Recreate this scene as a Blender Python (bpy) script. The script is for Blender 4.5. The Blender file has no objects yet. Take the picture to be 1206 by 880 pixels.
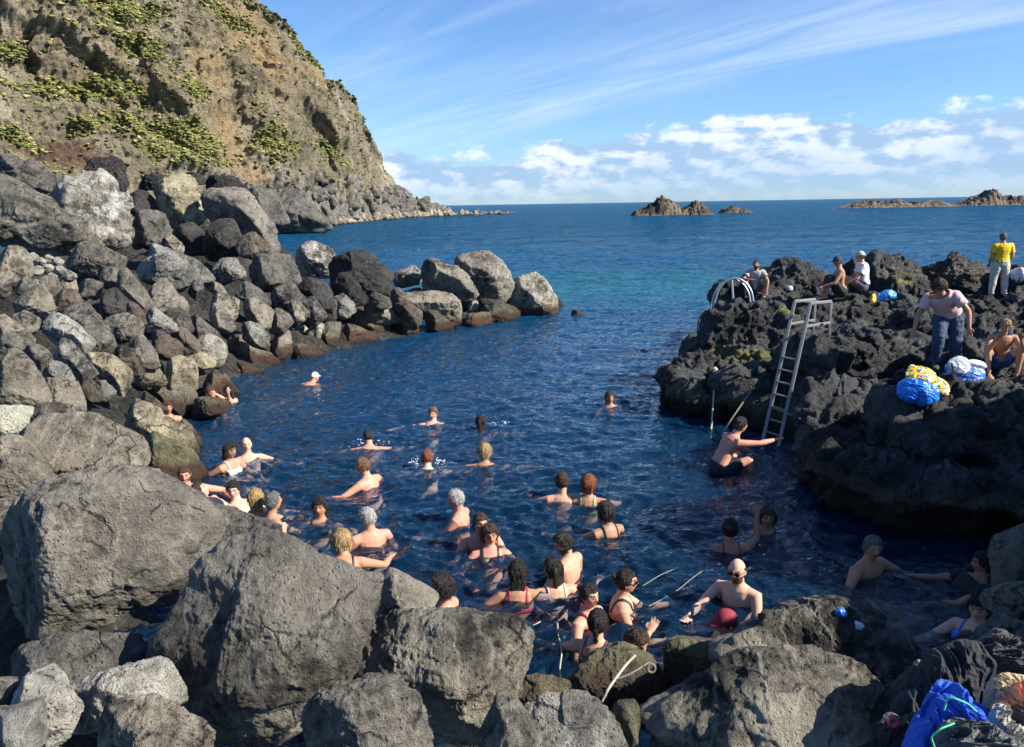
CLOUD_SH = (4.0, 5.9, 8.6); CLOUD_LT = (9.6, 10.2, 11.2); CIRRUS = (8.5, 9.6, 11.4)
SKY_STR = .052; EXPO = 1.02; SKY_TINT = (.92, 1.26, 1.68)
import bpy, bmesh, math, random
import numpy as np
from mathutils import Vector, Matrix
from mathutils.bvhtree import BVHTree
PI = math.pi
sc = bpy.context.scene
col = sc.collection
# ---------------------------------------------------------------- camera
F = 946.0
cam_d = bpy.data.cameras.new('camera'); cam = bpy.data.objects.new('camera', cam_d); col.objects.link(cam)
cam_d.sensor_width = 36; cam_d.lens = F/1206*36; cam_d.clip_start = .05; cam_d.clip_end = 60000
CAM = np.array([0., 0., 3.75])
M = Matrix.Rotation(math.radians(90-11.9), 3, 'X') @ Matrix.Rotation(math.radians(-0.95), 3, 'Z')
cam.matrix_world = Matrix.Translation(CAM) @ M.to_4x4()
sc.camera = cam
MN = np.array(M)
CR, CU, CB = MN[:, 0], MN[:, 1], MN[:, 2]            # right, up, back (towards the lens)
def ray(px, py): return MN @ np.array([(px-603)/F, -(py-440)/F, -1.0])
def P(px, py, d): return CAM + ray(px, py)*d
def Pz(px, py, z):
    r = ray(px, py); return CAM + r*((z-CAM[2])/r[2])
def dz(px, py, z):
    r = ray(px, py); return (z-CAM[2])/r[2]
# ---------------------------------------------------------------- noise
_rng = np.random.default_rng(7)
_LAT = _rng.random((64, 64, 64)).astype(np.float32)*2-1
def vnoise(p):
    p = np.asarray(p, dtype=np.float64)
    i = np.floor(p).astype(np.int64); f = (p-i); f = f*f*f*(f*(f*6-15)+10)
    i0 = i & 63; i1 = (i+1) & 63
    x0, y0, z0 = i0.T; x1, y1, z1 = i1.T; fx, fy, fz = f.T
    L = _LAT
    a = L[x0, y0, z0]*(1-fx)+L[x1, y0, z0]*fx; b = L[x0, y1, z0]*(1-fx)+L[x1, y1, z0]*fx
    c = L[x0, y0, z1]*(1-fx)+L[x1, y0, z1]*fx; d = L[x0, y1, z1]*(1-fx)+L[x1, y1, z1]*fx
    return (a*(1-fy)+b*fy)*(1-fz)+(c*(1-fy)+d*fy)*fz
def fbm(p, oct=4, lac=2.03, gain=.5, ridged=False):
    p = np.asarray(p, dtype=np.float64); s = np.zeros(len(p)); a = 1.; t = 0.
    for k in range(oct):
        n = vnoise(p + 17.3*k)
        if ridged: n = 1-2*np.abs(n)
        s += a*n; t += a; a *= gain; p = p*lac
    return s/t
# ---------------------------------------------------------------- mesh helpers
def mesh_np(name, V, Fc, mat=None, smooth=True):
    me = bpy.data.meshes.new(name)
    V = np.asarray(V, dtype=np.float32); 
    if isinstance(Fc, np.ndarray):
        n, k = Fc.shape
        me.vertices.add(len(V)); me.vertices.foreach_set('co', V.ravel())
        me.loops.add(n*k); me.loops.foreach_set('vertex_index', Fc.astype(np.int32).ravel())
        me.polygons.add(n); me.polygons.foreach_set('loop_start', np.arange(0, n*k, k, dtype=np.int32))
        try: me.polygons.foreach_set('loop_total', np.full(n, k, dtype=np.int32))
        except Exception: pass
        me.update(calc_edges=True)
    else:
        me.from_pydata([tuple(v) for v in V], [], [tuple(f) for f in Fc]); me.update()
    if smooth: me.polygons.foreach_set('use_smooth', np.ones(len(me.polygons), dtype=bool))
    if mat: me.materials.append(mat)
    return me
def obj(name, me, parent=None):
    o = bpy.data.objects.new(name, me); col.objects.link(o)
    if parent: o.parent = parent
    return o
def tag(o, label=None, cat=None, group=None, kind=None):
    if label: o['label'] = label
    if cat: o['category'] = cat
    if group: o['group'] = group
    if kind: o['kind'] = kind
    return o
def empty(name, loc, rz=0):
    o = bpy.data.objects.new(name, None); col.objects.link(o); o.location = loc; o.rotation_euler = (0, 0, rz); return o
def getV(me):
    a = np.empty(len(me.vertices)*3, dtype=np.float32); me.vertices.foreach_get('co', a); return a.reshape(-1, 3).astype(np.float64)
def setV(me, V): me.vertices.foreach_set('co', np.asarray(V, dtype=np.float32).ravel()); me.update()
def normals(me):
    a = np.empty(len(me.vertices)*3, dtype=np.float32); me.vertices.foreach_get('normal', a); return a.reshape(-1, 3).astype(np.float64)
def set_col(me, C, name='Col'):
    at = me.color_attributes.new(name, 'FLOAT_COLOR', 'POINT')
    C = np.asarray(C, dtype=np.float32)
    if C.shape[1] == 3: C = np.hstack([C, np.ones((len(C), 1), dtype=np.float32)])
    at.data.foreach_set('color', C.ravel())
def evalmods(o):
    dg = bpy.context.evaluated_depsgraph_get(); dg.update()
    me = bpy.data.meshes.new_from_object(o.evaluated_get(dg))
    return me
_ICO = {}
def ico(s):
    if s not in _ICO:
        bm = bmesh.new(); bmesh.ops.create_icosphere(bm, subdivisions=s, radius=1)
        V = np.array([v.co[:] for v in bm.verts]); Fc = np.array([[v.index for v in f.verts] for f in bm.faces]); bm.free()
        V /= np.linalg.norm(V, axis=1)[:, None]; _ICO[s] = (V, Fc)
    return _ICO[s]
class MB:
    """collects simple solids into one mesh"""
    def __init__(s): s.v = []; s.f = []
    def add(s, V, Fc):
        b = len(s.v); s.v += [tuple(map(float, x)) for x in V]; s.f += [tuple(int(i)+b for i in f) for f in Fc]
    def box(s, c, size, R=None, bev=0):
        h = np.array(size)/2
        bm = bmesh.new(); bmesh.ops.create_cube(bm, size=2)
        for v in bm.verts: v.co = Vector((v.co.x*h[0], v.co.y*h[1], v.co.z*h[2]))
        if bev: bmesh.ops.bevel(bm, geom=list(bm.edges), offset=bev, segments=2, affect='EDGES', profile=.6)
        bm.verts.ensure_lookup_table()
        V = np.array([v.co[:] for v in bm.verts]); Fc = [[v.index for v in f.verts] for f in bm.faces]; bm.free()
        if R is not None: V = V @ np.array(R).T
        s.add(V+np.array(c), Fc)
    def tube(s, pts, r, n=8, r2=None, up=(0, 0, 1)):
        V, Fc = loft(pts, r if hasattr(r, '__len__') else [r]*len(pts), r2, n=n, ref=up); s.add(V, Fc)
    def build(s, name, mat, parent=None, smooth=True):
        me = bpy.data.meshes.new(name); me.from_pydata(s.v, [], s.f); me.update()
        if smooth: me.polygons.foreach_set('use_smooth', np.ones(len(me.polygons), dtype=bool))
        if mat: me.materials.append(mat)
        o = obj(name, me, parent)
        if smooth:
            try: me.set_sharp_from_angle(angle=math.radians(40))
            except Exception: pass
        return o
def loft(pts, ra, rb=None, n=12, ref=(1, 0, 0), cap=.6):
    """tube through pts, elliptic sections: ra along ref, rb across"""
    pts = np.array(pts, dtype=float); ra = np.array(ra, dtype=float); rb = ra if rb is None else np.array(rb, dtype=float)
    m = len(pts); T = np.gradient(pts, axis=0); T /= (np.linalg.norm(T, axis=1)[:, None]+1e-9)
    p0 = pts[0]-T[0]*ra[0]*cap*.6; p1 = pts[-1]+T[-1]*ra[-1]*cap*.6
    pts = np.vstack([[p0], pts, [p1]]); T = np.vstack([[T[0]], T, [T[-1]]])
    ra = np.concatenate([[ra[0]*.55], ra, [ra[-1]*.55]]); rb = np.concatenate([[rb[0]*.55], rb, [rb[-1]*.55]])
    m += 2; V = []; a = np.linspace(0, 2*PI, n, endpoint=False); ref = np.array(ref, dtype=float)
    for i in range(m):
        X = ref-T[i]*(ref@T[i])
        if np.linalg.norm(X) < .05: X = np.array([.3, .9, .2])-T[i]*(np.array([.3, .9, .2])@T[i])
        X /= np.linalg.norm(X); ref = X; Y = np.cross(T[i], X)
        V.append(pts[i]+np.cos(a)[:, None]*X*ra[i]+np.sin(a)[:, None]*Y*rb[i])
    V = np.vstack(V); Fc = []
    for i in range(m-1):
        for j in range(n): Fc.append((i*n+j, i*n+(j+1) % n, (i+1)*n+(j+1) % n, (i+1)*n+j))
    Fc.append(tuple(range(n-1, -1, -1))); Fc.append(tuple((m-1)*n+j for j in range(n)))
    return V, Fc
def tri(Fc):
    out = []
    for f in Fc:
        for k in range(1, len(f)-1): out.append((f[0], f[k], f[k+1]))
    return out
# ---------------------------------------------------------------- node helper
class NT:
    def __init__(s, name):
        s.m = bpy.data.materials.new(name); s.m.use_nodes = True; s.t = s.m.node_tree; s.t.nodes.clear()
        s.out = s.t.nodes.new('ShaderNodeOutputMaterial')
    def n(s, typ, **k):
        d = s.t.nodes.new('ShaderNode'+typ)
        for a, b in k.items():
            if a.startswith('i_'): 
                key = a[2:]; d.inputs[int(key) if key.isdigit() else key.replace('_', ' ')].default_value = b
            else: setattr(d, a, b)
        return d
    def l(s, a, b): s.t.links.new(a, b)
    def noise(s, vec, scale, detail=6, rough=.55, dist=0.):
        d = s.n('TexNoise'); d.inputs['Scale'].default_value = scale; d.inputs['Detail'].default_value = detail
        d.inputs['Roughness'].default_value = rough; d.inputs['Distortion'].default_value = dist; s.l(vec, d.inputs['Vector']); return d.outputs['Fac']
    def vor(s, vec, scale, feat='F1', out='Distance'):
        d = s.n('TexVoronoi', feature=feat); d.inputs['Scale'].default_value = scale; s.l(vec, d.inputs['Vector']); return d.outputs[out]
    def ramp(s, fac, *stops):
        d = s.n('ValToRGB'); e = d.color_ramp.elements
        while len(e) < len(stops): e.new(.5)
        for k, (p, c) in enumerate(stops):
            e[k].position = p; e[k].color = (c, c, c, 1) if not hasattr(c, '__len__') else (*c[:3], 1)
        s.l(fac, d.inputs['Fac']); return d.outputs['Color']
    def mix(s, f, a, b, mode='MIX'):
        d = s.n('Mix', data_type='RGBA', blend_type=mode)
        for v, i in ((f, 0), (a, 6), (b, 7)):
            if hasattr(v, 'default_value') or hasattr(v, 'links'): s.l(v, d.inputs[i])
            elif i == 0: d.inputs[0].default_value = v
            else: d.inputs[i].default_value = (*v[:3], 1) if hasattr(v, '__len__') else (v, v, v, 1)
        return d.outputs[2]
    def math(s, op, a, b=0., c=None):
        d = s.n('Math', operation=op)
        for k, v in enumerate((a, b, c)):
            if v is None: continue
            if hasattr(v, 'links'): s.l(v, d.inputs[k])
            else: d.inputs[k].default_value = v
        return d.outputs[0]
    def mapr(s, v, a, b, c=0., d_=1.):
        d = s.n('MapRange', clamp=True); s.l(v, d.inputs[0])
        for k, x in enumerate((a, b, c, d_)): d.inputs[k+1].default_value = x
        return d.outputs[0]
    def bsdf(s, **k):
        d = s.n('BsdfPrincipled')
        for a, v in k.items():
            i = d.inputs[a.replace('_', ' ')]
            if hasattr(v, 'links'): s.l(v, i)
            else: i.default_value = (*v[:3], 1) if hasattr(v, '__len__') and len(v) == 3 and i.type == 'RGBA' else v
        s.l(d.outputs[0], s.out.inputs['Surface']); return d
    def bump(s, h, strength=.5, dist=.02):
        d = s.n('Bump'); d.inputs['Strength'].default_value = strength; d.inputs['Distance'].default_value = dist
        s.l(h, d.inputs['Height']); return d.outputs[0]
def simple(name, c, rough=.7, metal=0., bump=None, spec=.5):
    t = NT(name); kw = dict(Base_Color=c, Roughness=rough, Metallic=metal)
    tc = t.n('TexCoord').outputs['Object']
    n = t.noise(tc, 12, 5)
    kw['Base_Color'] = t.mix(t.mapr(n, .3, .7, 0, .35), c, tuple(x*.72 for x in c))
    if bump: kw['Normal'] = t.bump(t.noise(tc, bump[0], 5), bump[1], bump[2])
    b = t.bsdf(**kw); b.inputs['Specular IOR Level'].default_value = spec
    return t.m
# ---------------------------------------------------------------- light: low afternoon sun from the right, slightly behind
SUN_EL, SUN_AZ = math.radians(35), math.radians(108)      # azimuth clockwise from the view direction (+Y)
sd = Vector((math.sin(SUN_AZ)*math.cos(SUN_EL), math.cos(SUN_AZ)*math.cos(SUN_EL), math.sin(SUN_EL)))
sl = bpy.data.lights.new('sun', 'SUN'); sl.energy = 5.0; sl.angle = math.radians(.53); sl.color = (1., .93, .80)
so = bpy.data.objects.new('sun', sl); col.objects.link(so); so.rotation_euler = sd.to_track_quat('Z', 'Y').to_euler()
w = bpy.data.worlds.new('World'); sc.world = w; w.use_nodes = True; t = w.node_tree; t.nodes.clear()
def wn(typ, **k):
    d = t.nodes.new('ShaderNode'+typ)
    for a, b in k.items(): setattr(d, a, b)
    return d
sky = wn('TexSky', sky_type='NISHITA', sun_disc=False); sky.sun_elevation = SUN_EL; sky.sun_rotation = SUN_AZ
sky.ozone_density = 3.0; sky.air_density = 1.0; sky.dust_density = .25
tc = wn('TexCoord').outputs['Generated']
L = t.links.new
def wm(op, a, b=0., c=None):
    d = wn('Math', operation=op)
    for k, v in enumerate((a, b, c)):
        if v is None: continue
        if hasattr(v, 'links'): L(v, d.inputs[k])
        else: d.inputs[k].default_value = v
    return d.outputs[0]
def wr(v, a, b, c=0., e=1., mode='SMOOTHSTEP'):
    d = wn('MapRange', interpolation_type=mode); L(v, d.inputs[0])
    for k, x in enumerate((a, b, c, e)): d.inputs[k+1].default_value = x
    return d.outputs[0]
def wnoise(vec, scale, detail, rough=.55, dist=0.):
    d = wn('TexNoise'); L(vec, d.inputs['Vector']); d.inputs['Scale'].default_value = scale; d.inputs['Detail'].default_value = detail
    d.inputs['Roughness'].default_value = rough; d.inputs['Distortion'].default_value = dist; return d.outputs['Fac']
def wmap(vec, loc=(0, 0, 0), rot=(0, 0, 0), scl=(1, 1, 1)):
    d = wn('Mapping'); L(vec, d.inputs[0]); d.inputs['Location'].default_value = loc; d.inputs['Rotation'].default_value = rot; d.inputs['Scale'].default_value = scl
    return d.outputs[0]
sx = wn('SeparateXYZ'); L(tc, sx.inputs[0]); X, Y, Z = sx.outputs
# clouds live on flat layers overhead: direction divided by height gives their plan position
az = wm('ARCTAN2', X, Y)
# cirrus plan coordinates
zz = wm('MAXIMUM', wm('ADD', Z, .10), .02)
cv = wn('CombineXYZ'); L(wm('DIVIDE', X, zz), cv.inputs[0]); L(wm('DIVIDE', Y, zz), cv.inputs[1])
PX_, PY_ = wm('DIVIDE', X, zz), wm('DIVIDE', Y, zz)
ca, sa = math.cos(math.radians(-41)), math.sin(math.radians(-41))
CU_ = wm('ADD', wm('MULTIPLY', PX_, sa), wm('MULTIPLY', PY_, ca)); CW_ = wm('SUBTRACT', wm('MULTIPLY', PX_, ca), wm('MULTIPLY', PY_, sa))
sv = wn('CombineXYZ'); L(wm('MULTIPLY', CU_, .42), sv.inputs[0]); L(wm('MULTIPLY', CW_, 2.3), sv.inputs[1])
cir = wnoise(sv.outputs[0], 1.5, 10, .62, .55)
sv2 = wn('CombineXYZ'); L(wm('MULTIPLY', CU_, .5), sv2.inputs[0]); L(wm('MULTIPLY', CW_, .6), sv2.inputs[1]); lowf = wnoise(sv2.outputs[0], 1.3, 2)
Wd = wm('ADD', CW_, wm('MULTIPLY', wm('SUBTRACT', lowf, .5), .9))
def gaus(c_, w_): q_ = wm('DIVIDE', wm('SUBTRACT', Wd, c_), w_); return wm('POWER', 2.718, wm('MULTIPLY', wm('MULTIPLY', q_, q_), -1.))
band = wm('ADD', wm('MULTIPLY', gaus(3.12, .42), 1.15), wm('ADD', wm('MULTIPLY', gaus(2.05, .42), .55), .10))
cirf = wm('MULTIPLY', wr(cir, .22, .92), band)
cirf = wm('MINIMUM', wm('MULTIPLY', cirf, wr(Z, .0, .10, .25, 1)), 1.)
# cumulus bank low over the sea
bv = wn('CombineXYZ'); L(az, bv.inputs[0]); L(wm('MULTIPLY', Z, 2.2), bv.inputs[1]); bv.inputs[2].default_value = 3.3
puff = wnoise(bv.outputs[0], 13, 8, .56, .15)
big = wnoise(wmap(bv.outputs[0], scl=(1, .6, 1)), 3.3, 3, .5)
top = wm('ADD', wm('ADD', .030, wm('MULTIPLY', wr(az, -.30, .62, 0, 1, 'LINEAR'), .062)), wm('MULTIPLY', wm('SUBTRACT', big, .5), .10))
dens = wm('ADD', wm('MULTIPLY', wm('SUBTRACT', top, Z), 27.), wm('ADD', wm('MULTIPLY', wm('SUBTRACT', puff, .5), 2.7), .22))
cumf = wr(dens, -.05, .32)
cumf = wm('MULTIPLY', cumf, wr(Z, -.01, .035, .35, .93))
puff2 = wnoise(wmap(bv.outputs[0], loc=(-.012, -.016, 0)), 13, 8, .56, .15)   # the same bank a step towards the sun: where it thins, the cloud is lit
lit = wr(wm('SUBTRACT', puff, puff2), -.07, .09)
lit = wm('MULTIPLY', lit, wr(wm('SUBTRACT', top, Z), .07, -.01, .25, 1))
mc = wn('Mix', data_type='RGBA'); L(lit, mc.inputs[0]); mc.inputs[6].default_value = (*CLOUD_SH, 1); mc.inputs[7].default_value = (*CLOUD_LT, 1)
m1 = wn('Mix', data_type='RGBA'); L(wm('MULTIPLY', cirf, .62), m1.inputs[0]); sk = wn("Mix", data_type="RGBA", blend_type="MULTIPLY"); sk.inputs[0].default_value = 1; L(sky.outputs[0], sk.inputs[6]); sk.inputs[7].default_value = (*SKY_TINT, 1); L(sk.outputs[2], m1.inputs[6]); m1.inputs[7].default_value = (*CIRRUS, 1)
m2 = wn('Mix', data_type='RGBA'); L(cumf, m2.inputs[0]); L(m1.outputs[2], m2.inputs[6]); L(mc.outputs[2], m2.inputs[7])
bg = wn('Background'); L(m2.outputs[2], bg.inputs[0]); bg.inputs[1].default_value = SKY_STR
ow = wn('OutputWorld'); L(bg.outputs[0], ow.inputs[0])
sc.view_settings.view_transform = 'Standard'; sc.view_settings.look = 'None'; sc.view_settings.gamma = 1; sc.view_settings.exposure = EXPO
sc.cycles.use_denoising = True; sc.cycles.max_bounces = 6; sc.cycles.transparent_max_bounces = 8
sc.cycles.diffuse_bounces = 2; sc.cycles.glossy_bounces = 3; sc.cycles.transmission_bounces = 2
sc.cycles.caustics_reflective = False; sc.cycles.caustics_refractive = False
# ---------------------------------------------------------------- sea and pool
def water_mat():
    t = NT('sea_water')
    pos = t.n('NewGeometry').outputs['Position']
    s = t.n('SeparateXYZ'); t.l(pos, s.inputs[0])
    # shallow teal ground off the end of the breakwater, deep navy pool
    d1 = t.n('VectorMath', operation='DISTANCE'); 
    mp = t.n('Mapping'); mp.inputs['Scale'].default_value = (1/14, 1/11, 0); mp.inputs['Location'].default_value = (-5.5/14, -38/11, 0); t.l(pos, mp.inputs[0])
    d1 = t.n('VectorMath', operation='LENGTH'); t.l(mp.outputs[0], d1.inputs[0])
    nz = t.noise(pos, .16, 3)
    sh = t.math('ADD', d1.outputs['Value'], t.math('MULTIPLY', t.math('SUBTRACT', nz, .5), .9))
    shal = t.mapr(sh, 1.0, .35, 0, .9)
    deep = t.mix(t.mapr(s.outputs[1], 8, 60, 0, 1), (.004, .046, .12), (.006, .078, .175))
    c = t.mix(shal, deep, (.004, .10, .16))
    n1 = t.noise(pos, 1.2, 6, .6)
    mp2 = t.n('Mapping'); mp2.inputs['Scale'].default_value = (.6, 1, 1); mp2.inputs['Rotation'].default_value = (0, 0, .35); t.l(pos, mp2.inputs[0])
    n2 = t.noise(mp2.outputs[0], 4.5, 5, .6, .3)
    n3 = t.noise(mp2.outputs[0], .35, 5, .65)
    n4 = t.noise(mp2.outputs[0], 1.25, 6, .62, .3)
    b0 = t.bump(n2, .9, .07)
    b1n = t.n('Bump'); b1n.inputs['Distance'].default_value = .8; t.l(t.mapr(s.outputs[1], 12, 40, 0., 1.), b1n.inputs['Strength']); t.l(n4, b1n.inputs['Height']); t.l(b0, b1n.inputs['Normal']); b1 = b1n.outputs[0]
    bb = t.n('Bump'); bb.inputs['Strength'].default_value = 1.; bb.inputs['Distance'].default_value = 2.4; t.l(n3, bb.inputs['Height']); t.l(b1, bb.inputs['Normal'])
    farm = t.mapr(s.outputs[1], 25, 90, 0, 1)
    t.l(t.math('MULTIPLY', farm, 1.), bb.inputs['Strength'])
    nrm = bb.outputs[0]
    fr = t.n('Fresnel'); fr.inputs['IOR'].default_value = 1.34; t.l(nrm, fr.inputs['Normal'])
    gl = t.n('BsdfGlossy'); gl.inputs['Roughness'].default_value = .06; t.l(nrm, gl.inputs['Normal'])
    gl.inputs['Color'].default_value = (1, 1, 1, 1)
    tr = t.n('BsdfTransparent'); tr.inputs['Color'].default_value = (.85, .95, 1., 1)
    df = t.n('BsdfDiffuse'); t.l(c, df.inputs['Color']); t.l(nrm, df.inputs['Normal'])
    near = t.mapr(s.outputs[1], 6, 34, .82, 0.)
    ms = t.n('MixShader'); t.l(near, ms.inputs[0]); t.l(df.outputs[0], ms.inputs[1]); t.l(tr.outputs[0], ms.inputs[2])
    # scattered whitecap flecks on the open sea
    m2 = t.n('MixShader'); t.l(t.math('MULTIPLY', fr.outputs[0], t.mapr(s.outputs[1], 10, 120, 1., .5)), m2.inputs[0]); t.l(ms.outputs[0], m2.inputs[1]); t.l(gl.outputs[0], m2.inputs[2])
    t.l(m2.outputs[0], t.out.inputs['Surface'])
    return t.m
def wave(x, y):
    r = np.hypot(x, y)
    q = np.stack([x*.85+y*.25, y*1.25-x*.2, np.zeros_like(x)], 1)
    w1 = fbm(q*1.35+4., 3, 2.1, .5)
    q2 = q+np.stack([w1, w1*.7, w1*0], 1)*.25
    h = .040*fbm(q2*3.9, 3, 2.1, .62, True)+.026*fbm(q2*1.3, 2, 2.1, .5, True)+.035*vnoise(q*.6)
    sw = .10*vnoise(np.stack([x*.10+9, y*.16, y*0], 1))*np.clip((y-25)/30, 0, 1)
    sw += .10*fbm(np.stack([x*.5+9, y*.9, y*0], 1), 3)*np.clip((y-25)/40, 0, 1)
    return (h*np.clip(1.25-r/160, 0, 1)+sw)
rr = np.concatenate([np.exp(np.linspace(math.log(3.0), math.log(70), 640)), np.exp(np.linspace(math.log(72), math.log(30000), 150))])
aa = np.radians(np.linspace(-62, 62, 760))
R_, A_ = np.meshgrid(rr, aa, indexing='ij'); x = (R_*np.sin(A_)).ravel(); y = (R_*np.cos(A_)).ravel()
V = np.stack([x, y, wave(x, y)], 1)
ni, nj = R_.shape; I = np.arange(ni*nj).reshape(ni, nj)
Fq = np.stack([I[:-1, :-1], I[:-1, 1:], I[1:, 1:], I[1:, :-1]], -1).reshape(-1, 4)
WATER = tag(obj('sea_water', mesh_np('sea_water', V, Fq, water_mat())), 'deep blue rippled sea running into the bathing cove', kind='structure')
# the water has body: light dies within a metre or two
vt = NT('water_depth'); va = vt.n('VolumeAbsorption'); va.inputs['Color'].default_value = (.10, .62, .80, 1); va.inputs['Density'].default_value = 2.0; vt.l(va.outputs[0], vt.out.inputs['Volume'])
m_ = MB(); m_.box((1, 22, -1.16), (24, 44, 1.9)); wb_ = m_.build('water_depth', vt.m, smooth=False); tag(wb_, 'clear blue-green water below the surface of the cove', kind='structure')
def bed_mat():
    t = NT('sea_bed'); pos = t.n('NewGeometry').outputs['Position']
    t.bsdf(Base_Color=t.mix(t.noise(pos, .8, 5), (.012, .05, .10), (.04, .12, .20)), Roughness=.9); return t.m
s_ = 40000.
bx, by = np.meshgrid(np.concatenate([[-s_], np.linspace(-40, 40, 41), [s_]]), np.concatenate([[-30], np.linspace(-2, 80, 41), [s_]]), indexing='ij')
bz = -2.2+.5*vnoise(np.stack([bx.ravel()*.4, by.ravel()*.4, bx.ravel()*0], 1)); n = bx.shape; I = np.arange(bx.size).reshape(n)
tag(obj('sea_bed', mesh_np('sea_bed', np.stack([bx.ravel(), by.ravel(), bz], 1), np.stack([I[:-1, :-1], I[1:, :-1], I[1:, 1:], I[:-1, 1:]], -1).reshape(-1, 4), bed_mat())), 'dark rocky bottom of the cove seen faintly through the water', kind='structure')
def rock_mat(name, dark, light, pits=.5, spots=(.55, .55, .5), spot=.15, moss=0., mosscol=(.10, .14, .02), wet=True, bumpk=1., scale=1., rust=(.050, .027, .018), glossy=.75, stain=None, paint=False):
    dark = tuple(v*k*.8 for v, k in zip(dark, (1.05, 1.0, .91))); light = tuple(v*k*1.62 for v, k in zip(light, (1.05, 1.0, .91)))
    t = NT(name); pos = t.n('NewGeometry').outputs['Position']; s = t.n('SeparateXYZ'); t.l(pos, s.inputs[0]); z = s.outputs[2]
    oi = t.n('ObjectInfo').outputs['Random']
    off = t.n('VectorMath', operation='ADD'); t.l(pos, off.inputs[0])
    cb = t.n('CombineXYZ'); t.l(t.math('MULTIPLY', oi, 37.), cb.inputs[0]); t.l(t.math('MULTIPLY', oi, 11.), cb.inputs[2]); t.l(cb.outputs[0], off.inputs[1])
    p = off.outputs[0]
    n1 = t.noise(p, 1.6*scale, 9, .66, .3); n2 = t.noise(p, 11*scale, 8, .7); n3 = t.noise(p, 55*scale, 4, .75)
    c = t.mix(t.ramp(n1, (.38, 0.), (.68, 1.)), dark, light)
    c = t.mix(t.ramp(n2, (.36, 1.), (.52, 0.)), c, tuple(x*.45 for x in dark))
    c = t.mix(t.math('MULTIPLY', t.ramp(n2, (.56, 0.), (.72, 1.)), spot*2.2), c, spots)
    v1 = t.vor(p, 26*scale); v2 = t.vor(p, 75*scale)
    m = t.noise(p, 4.*scale, 3)
    pit = t.math('MULTIPLY', t.ramp(v1, (.12, 1.), (.30, 0.)), t.ramp(m, (.42, 0.), (.60, 1.)))
    pit2 = t.ramp(v2, (.10, 1.), (.32, 0.))
    c = t.mix(t.math('MULTIPLY', pit, pits), c, tuple(x*.25 for x in dark))
    c = t.mix(t.math('MULTIPLY', pit2, pits*.6), c, tuple(x*.35 for x in dark))
    c = t.mix(t.math('MULTIPLY', t.ramp(n3, (.60, 0.), (.76, 1.)), spot), c, tuple(min(.8, x*1.8) for x in light))
    n5 = t.noise(p, .75*scale, 5, .6); c = t.mix(t.math('MULTIPLY', t.ramp(n5, (.45, 0.), (.62, 1.)), .45), c, tuple(min(.7, x*1.35) for x in light))
    if stain:
        sm = t.ramp(t.noise(p, 1.9*scale, 7, .7, .5), (.56-stain[1]*.25, 0.), (.66-stain[1]*.2, 1.)); c = t.mix(t.math('MULTIPLY', sm, t.ramp(n2, (.30, .25), (.52, 1.))), c, stain[0])
    cd = t.n('VectorMath', operation='ADD'); t.l(p, cd.inputs[0]); cq = t.n('VectorMath', operation='SCALE'); cn = t.n('TexNoise'); cn.inputs['Scale'].default_value = 3*scale; cn.inputs['Detail'].default_value = 4; t.l(p, cn.inputs['Vector']); t.l(cn.outputs['Color'], cq.inputs[0]); cq.inputs['Scale'].default_value = .45/scale; t.l(cq.outputs[0], cd.inputs[1])
    crk = t.ramp(t.vor(cd.outputs[0], 1.5*scale, 'DISTANCE_TO_EDGE'), (.0, 1.), (.030, 0.)); crk = t.math('MULTIPLY', crk, t.ramp(m, (.45, 0.), (.55, 1.)))
    c = t.mix(t.math('MULTIPLY', crk, .8), c, tuple(x*.2 for x in dark))
    # hairline mineral streaks
    st = t.n('TexWave', wave_type='BANDS'); st.inputs['Scale'].default_value = 1.1*scale; st.inputs['Distortion'].default_value = 14; st.inputs['Detail'].default_value = 5; t.l(p, st.inputs['Vector'])
    c = t.mix(t.math('MULTIPLY', t.ramp(st.outputs['Fac'], (.93, 0.), (1., 1.)), .22), c, tuple(min(.8, x*1.7) for x in light))
    v = t.mapr(oi, 0, 1, .78, 1.22)
    hs = t.n('HueSaturation'); t.l(v, hs.inputs['Value']); t.l(c, hs.inputs['Color']); c = hs.outputs[0]
    rough = t.mapr(n2, .3, .7, .95, glossy)
    if moss:
        mm = t.math('MULTIPLY', t.ramp(t.noise(p, 2.4, 6, .7), (.5-moss*.35, 0.), (.62-moss*.25, 1.)), min(1., moss*1.3))
        c = t.mix(mm, c, t.mix(n2, tuple(x*.5 for x in mosscol), tuple(x*1.6 for x in mosscol)))
    if paint:
        pa = t.n('Attribute', attribute_name='Col'); ps = t.n('SeparateColor'); t.l(pa.outputs['Color'], ps.inputs[0]); pm = t.math('MULTIPLY', ps.outputs[0], t.ramp(n2, (.35, .2), (.55, 1.)))
        c = t.mix(pm, c, t.mix(n2, (.10, .10, .02), (.40, .42, .08))); c = t.mix(t.math('MULTIPLY', ps.outputs[1], t.ramp(n2, (.40, 0.), (.58, .85))), c, (.20, .165, .115))
    if wet:
        zn = t.math('ADD', z, t.math('MULTIPLY', t.math('SUBTRACT', n1, .5), -.55)) 
        w2 = t.mapr(zn, .62, .36, 0, .6); c = t.mix(t.math('MULTIPLY', w2, t.ramp(n2, (.35, 1.), (.6, .2))), c, (.33, .29, .15))
        w1 = t.mapr(zn, .42, .26, 0, 1.); c = t.mix(t.math('MULTIPLY', w1, .92), c, t.mix(n2, tuple(x*.5 for x in rust), tuple(x*1.9 for x in rust)))
        w0 = t.mapr(zn, .16, .04, 0, .8); c = t.mix(w0, c, (.010, .009, .008))
        rough = t.mix(w1, rough, .42)
    h = t.math('ADD', t.math('MULTIPLY', n2, 1.15), t.math('MULTIPLY', n3, .42)); h = t.math('SUBTRACT', h, t.math('MULTIPLY', crk, .5))
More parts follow.
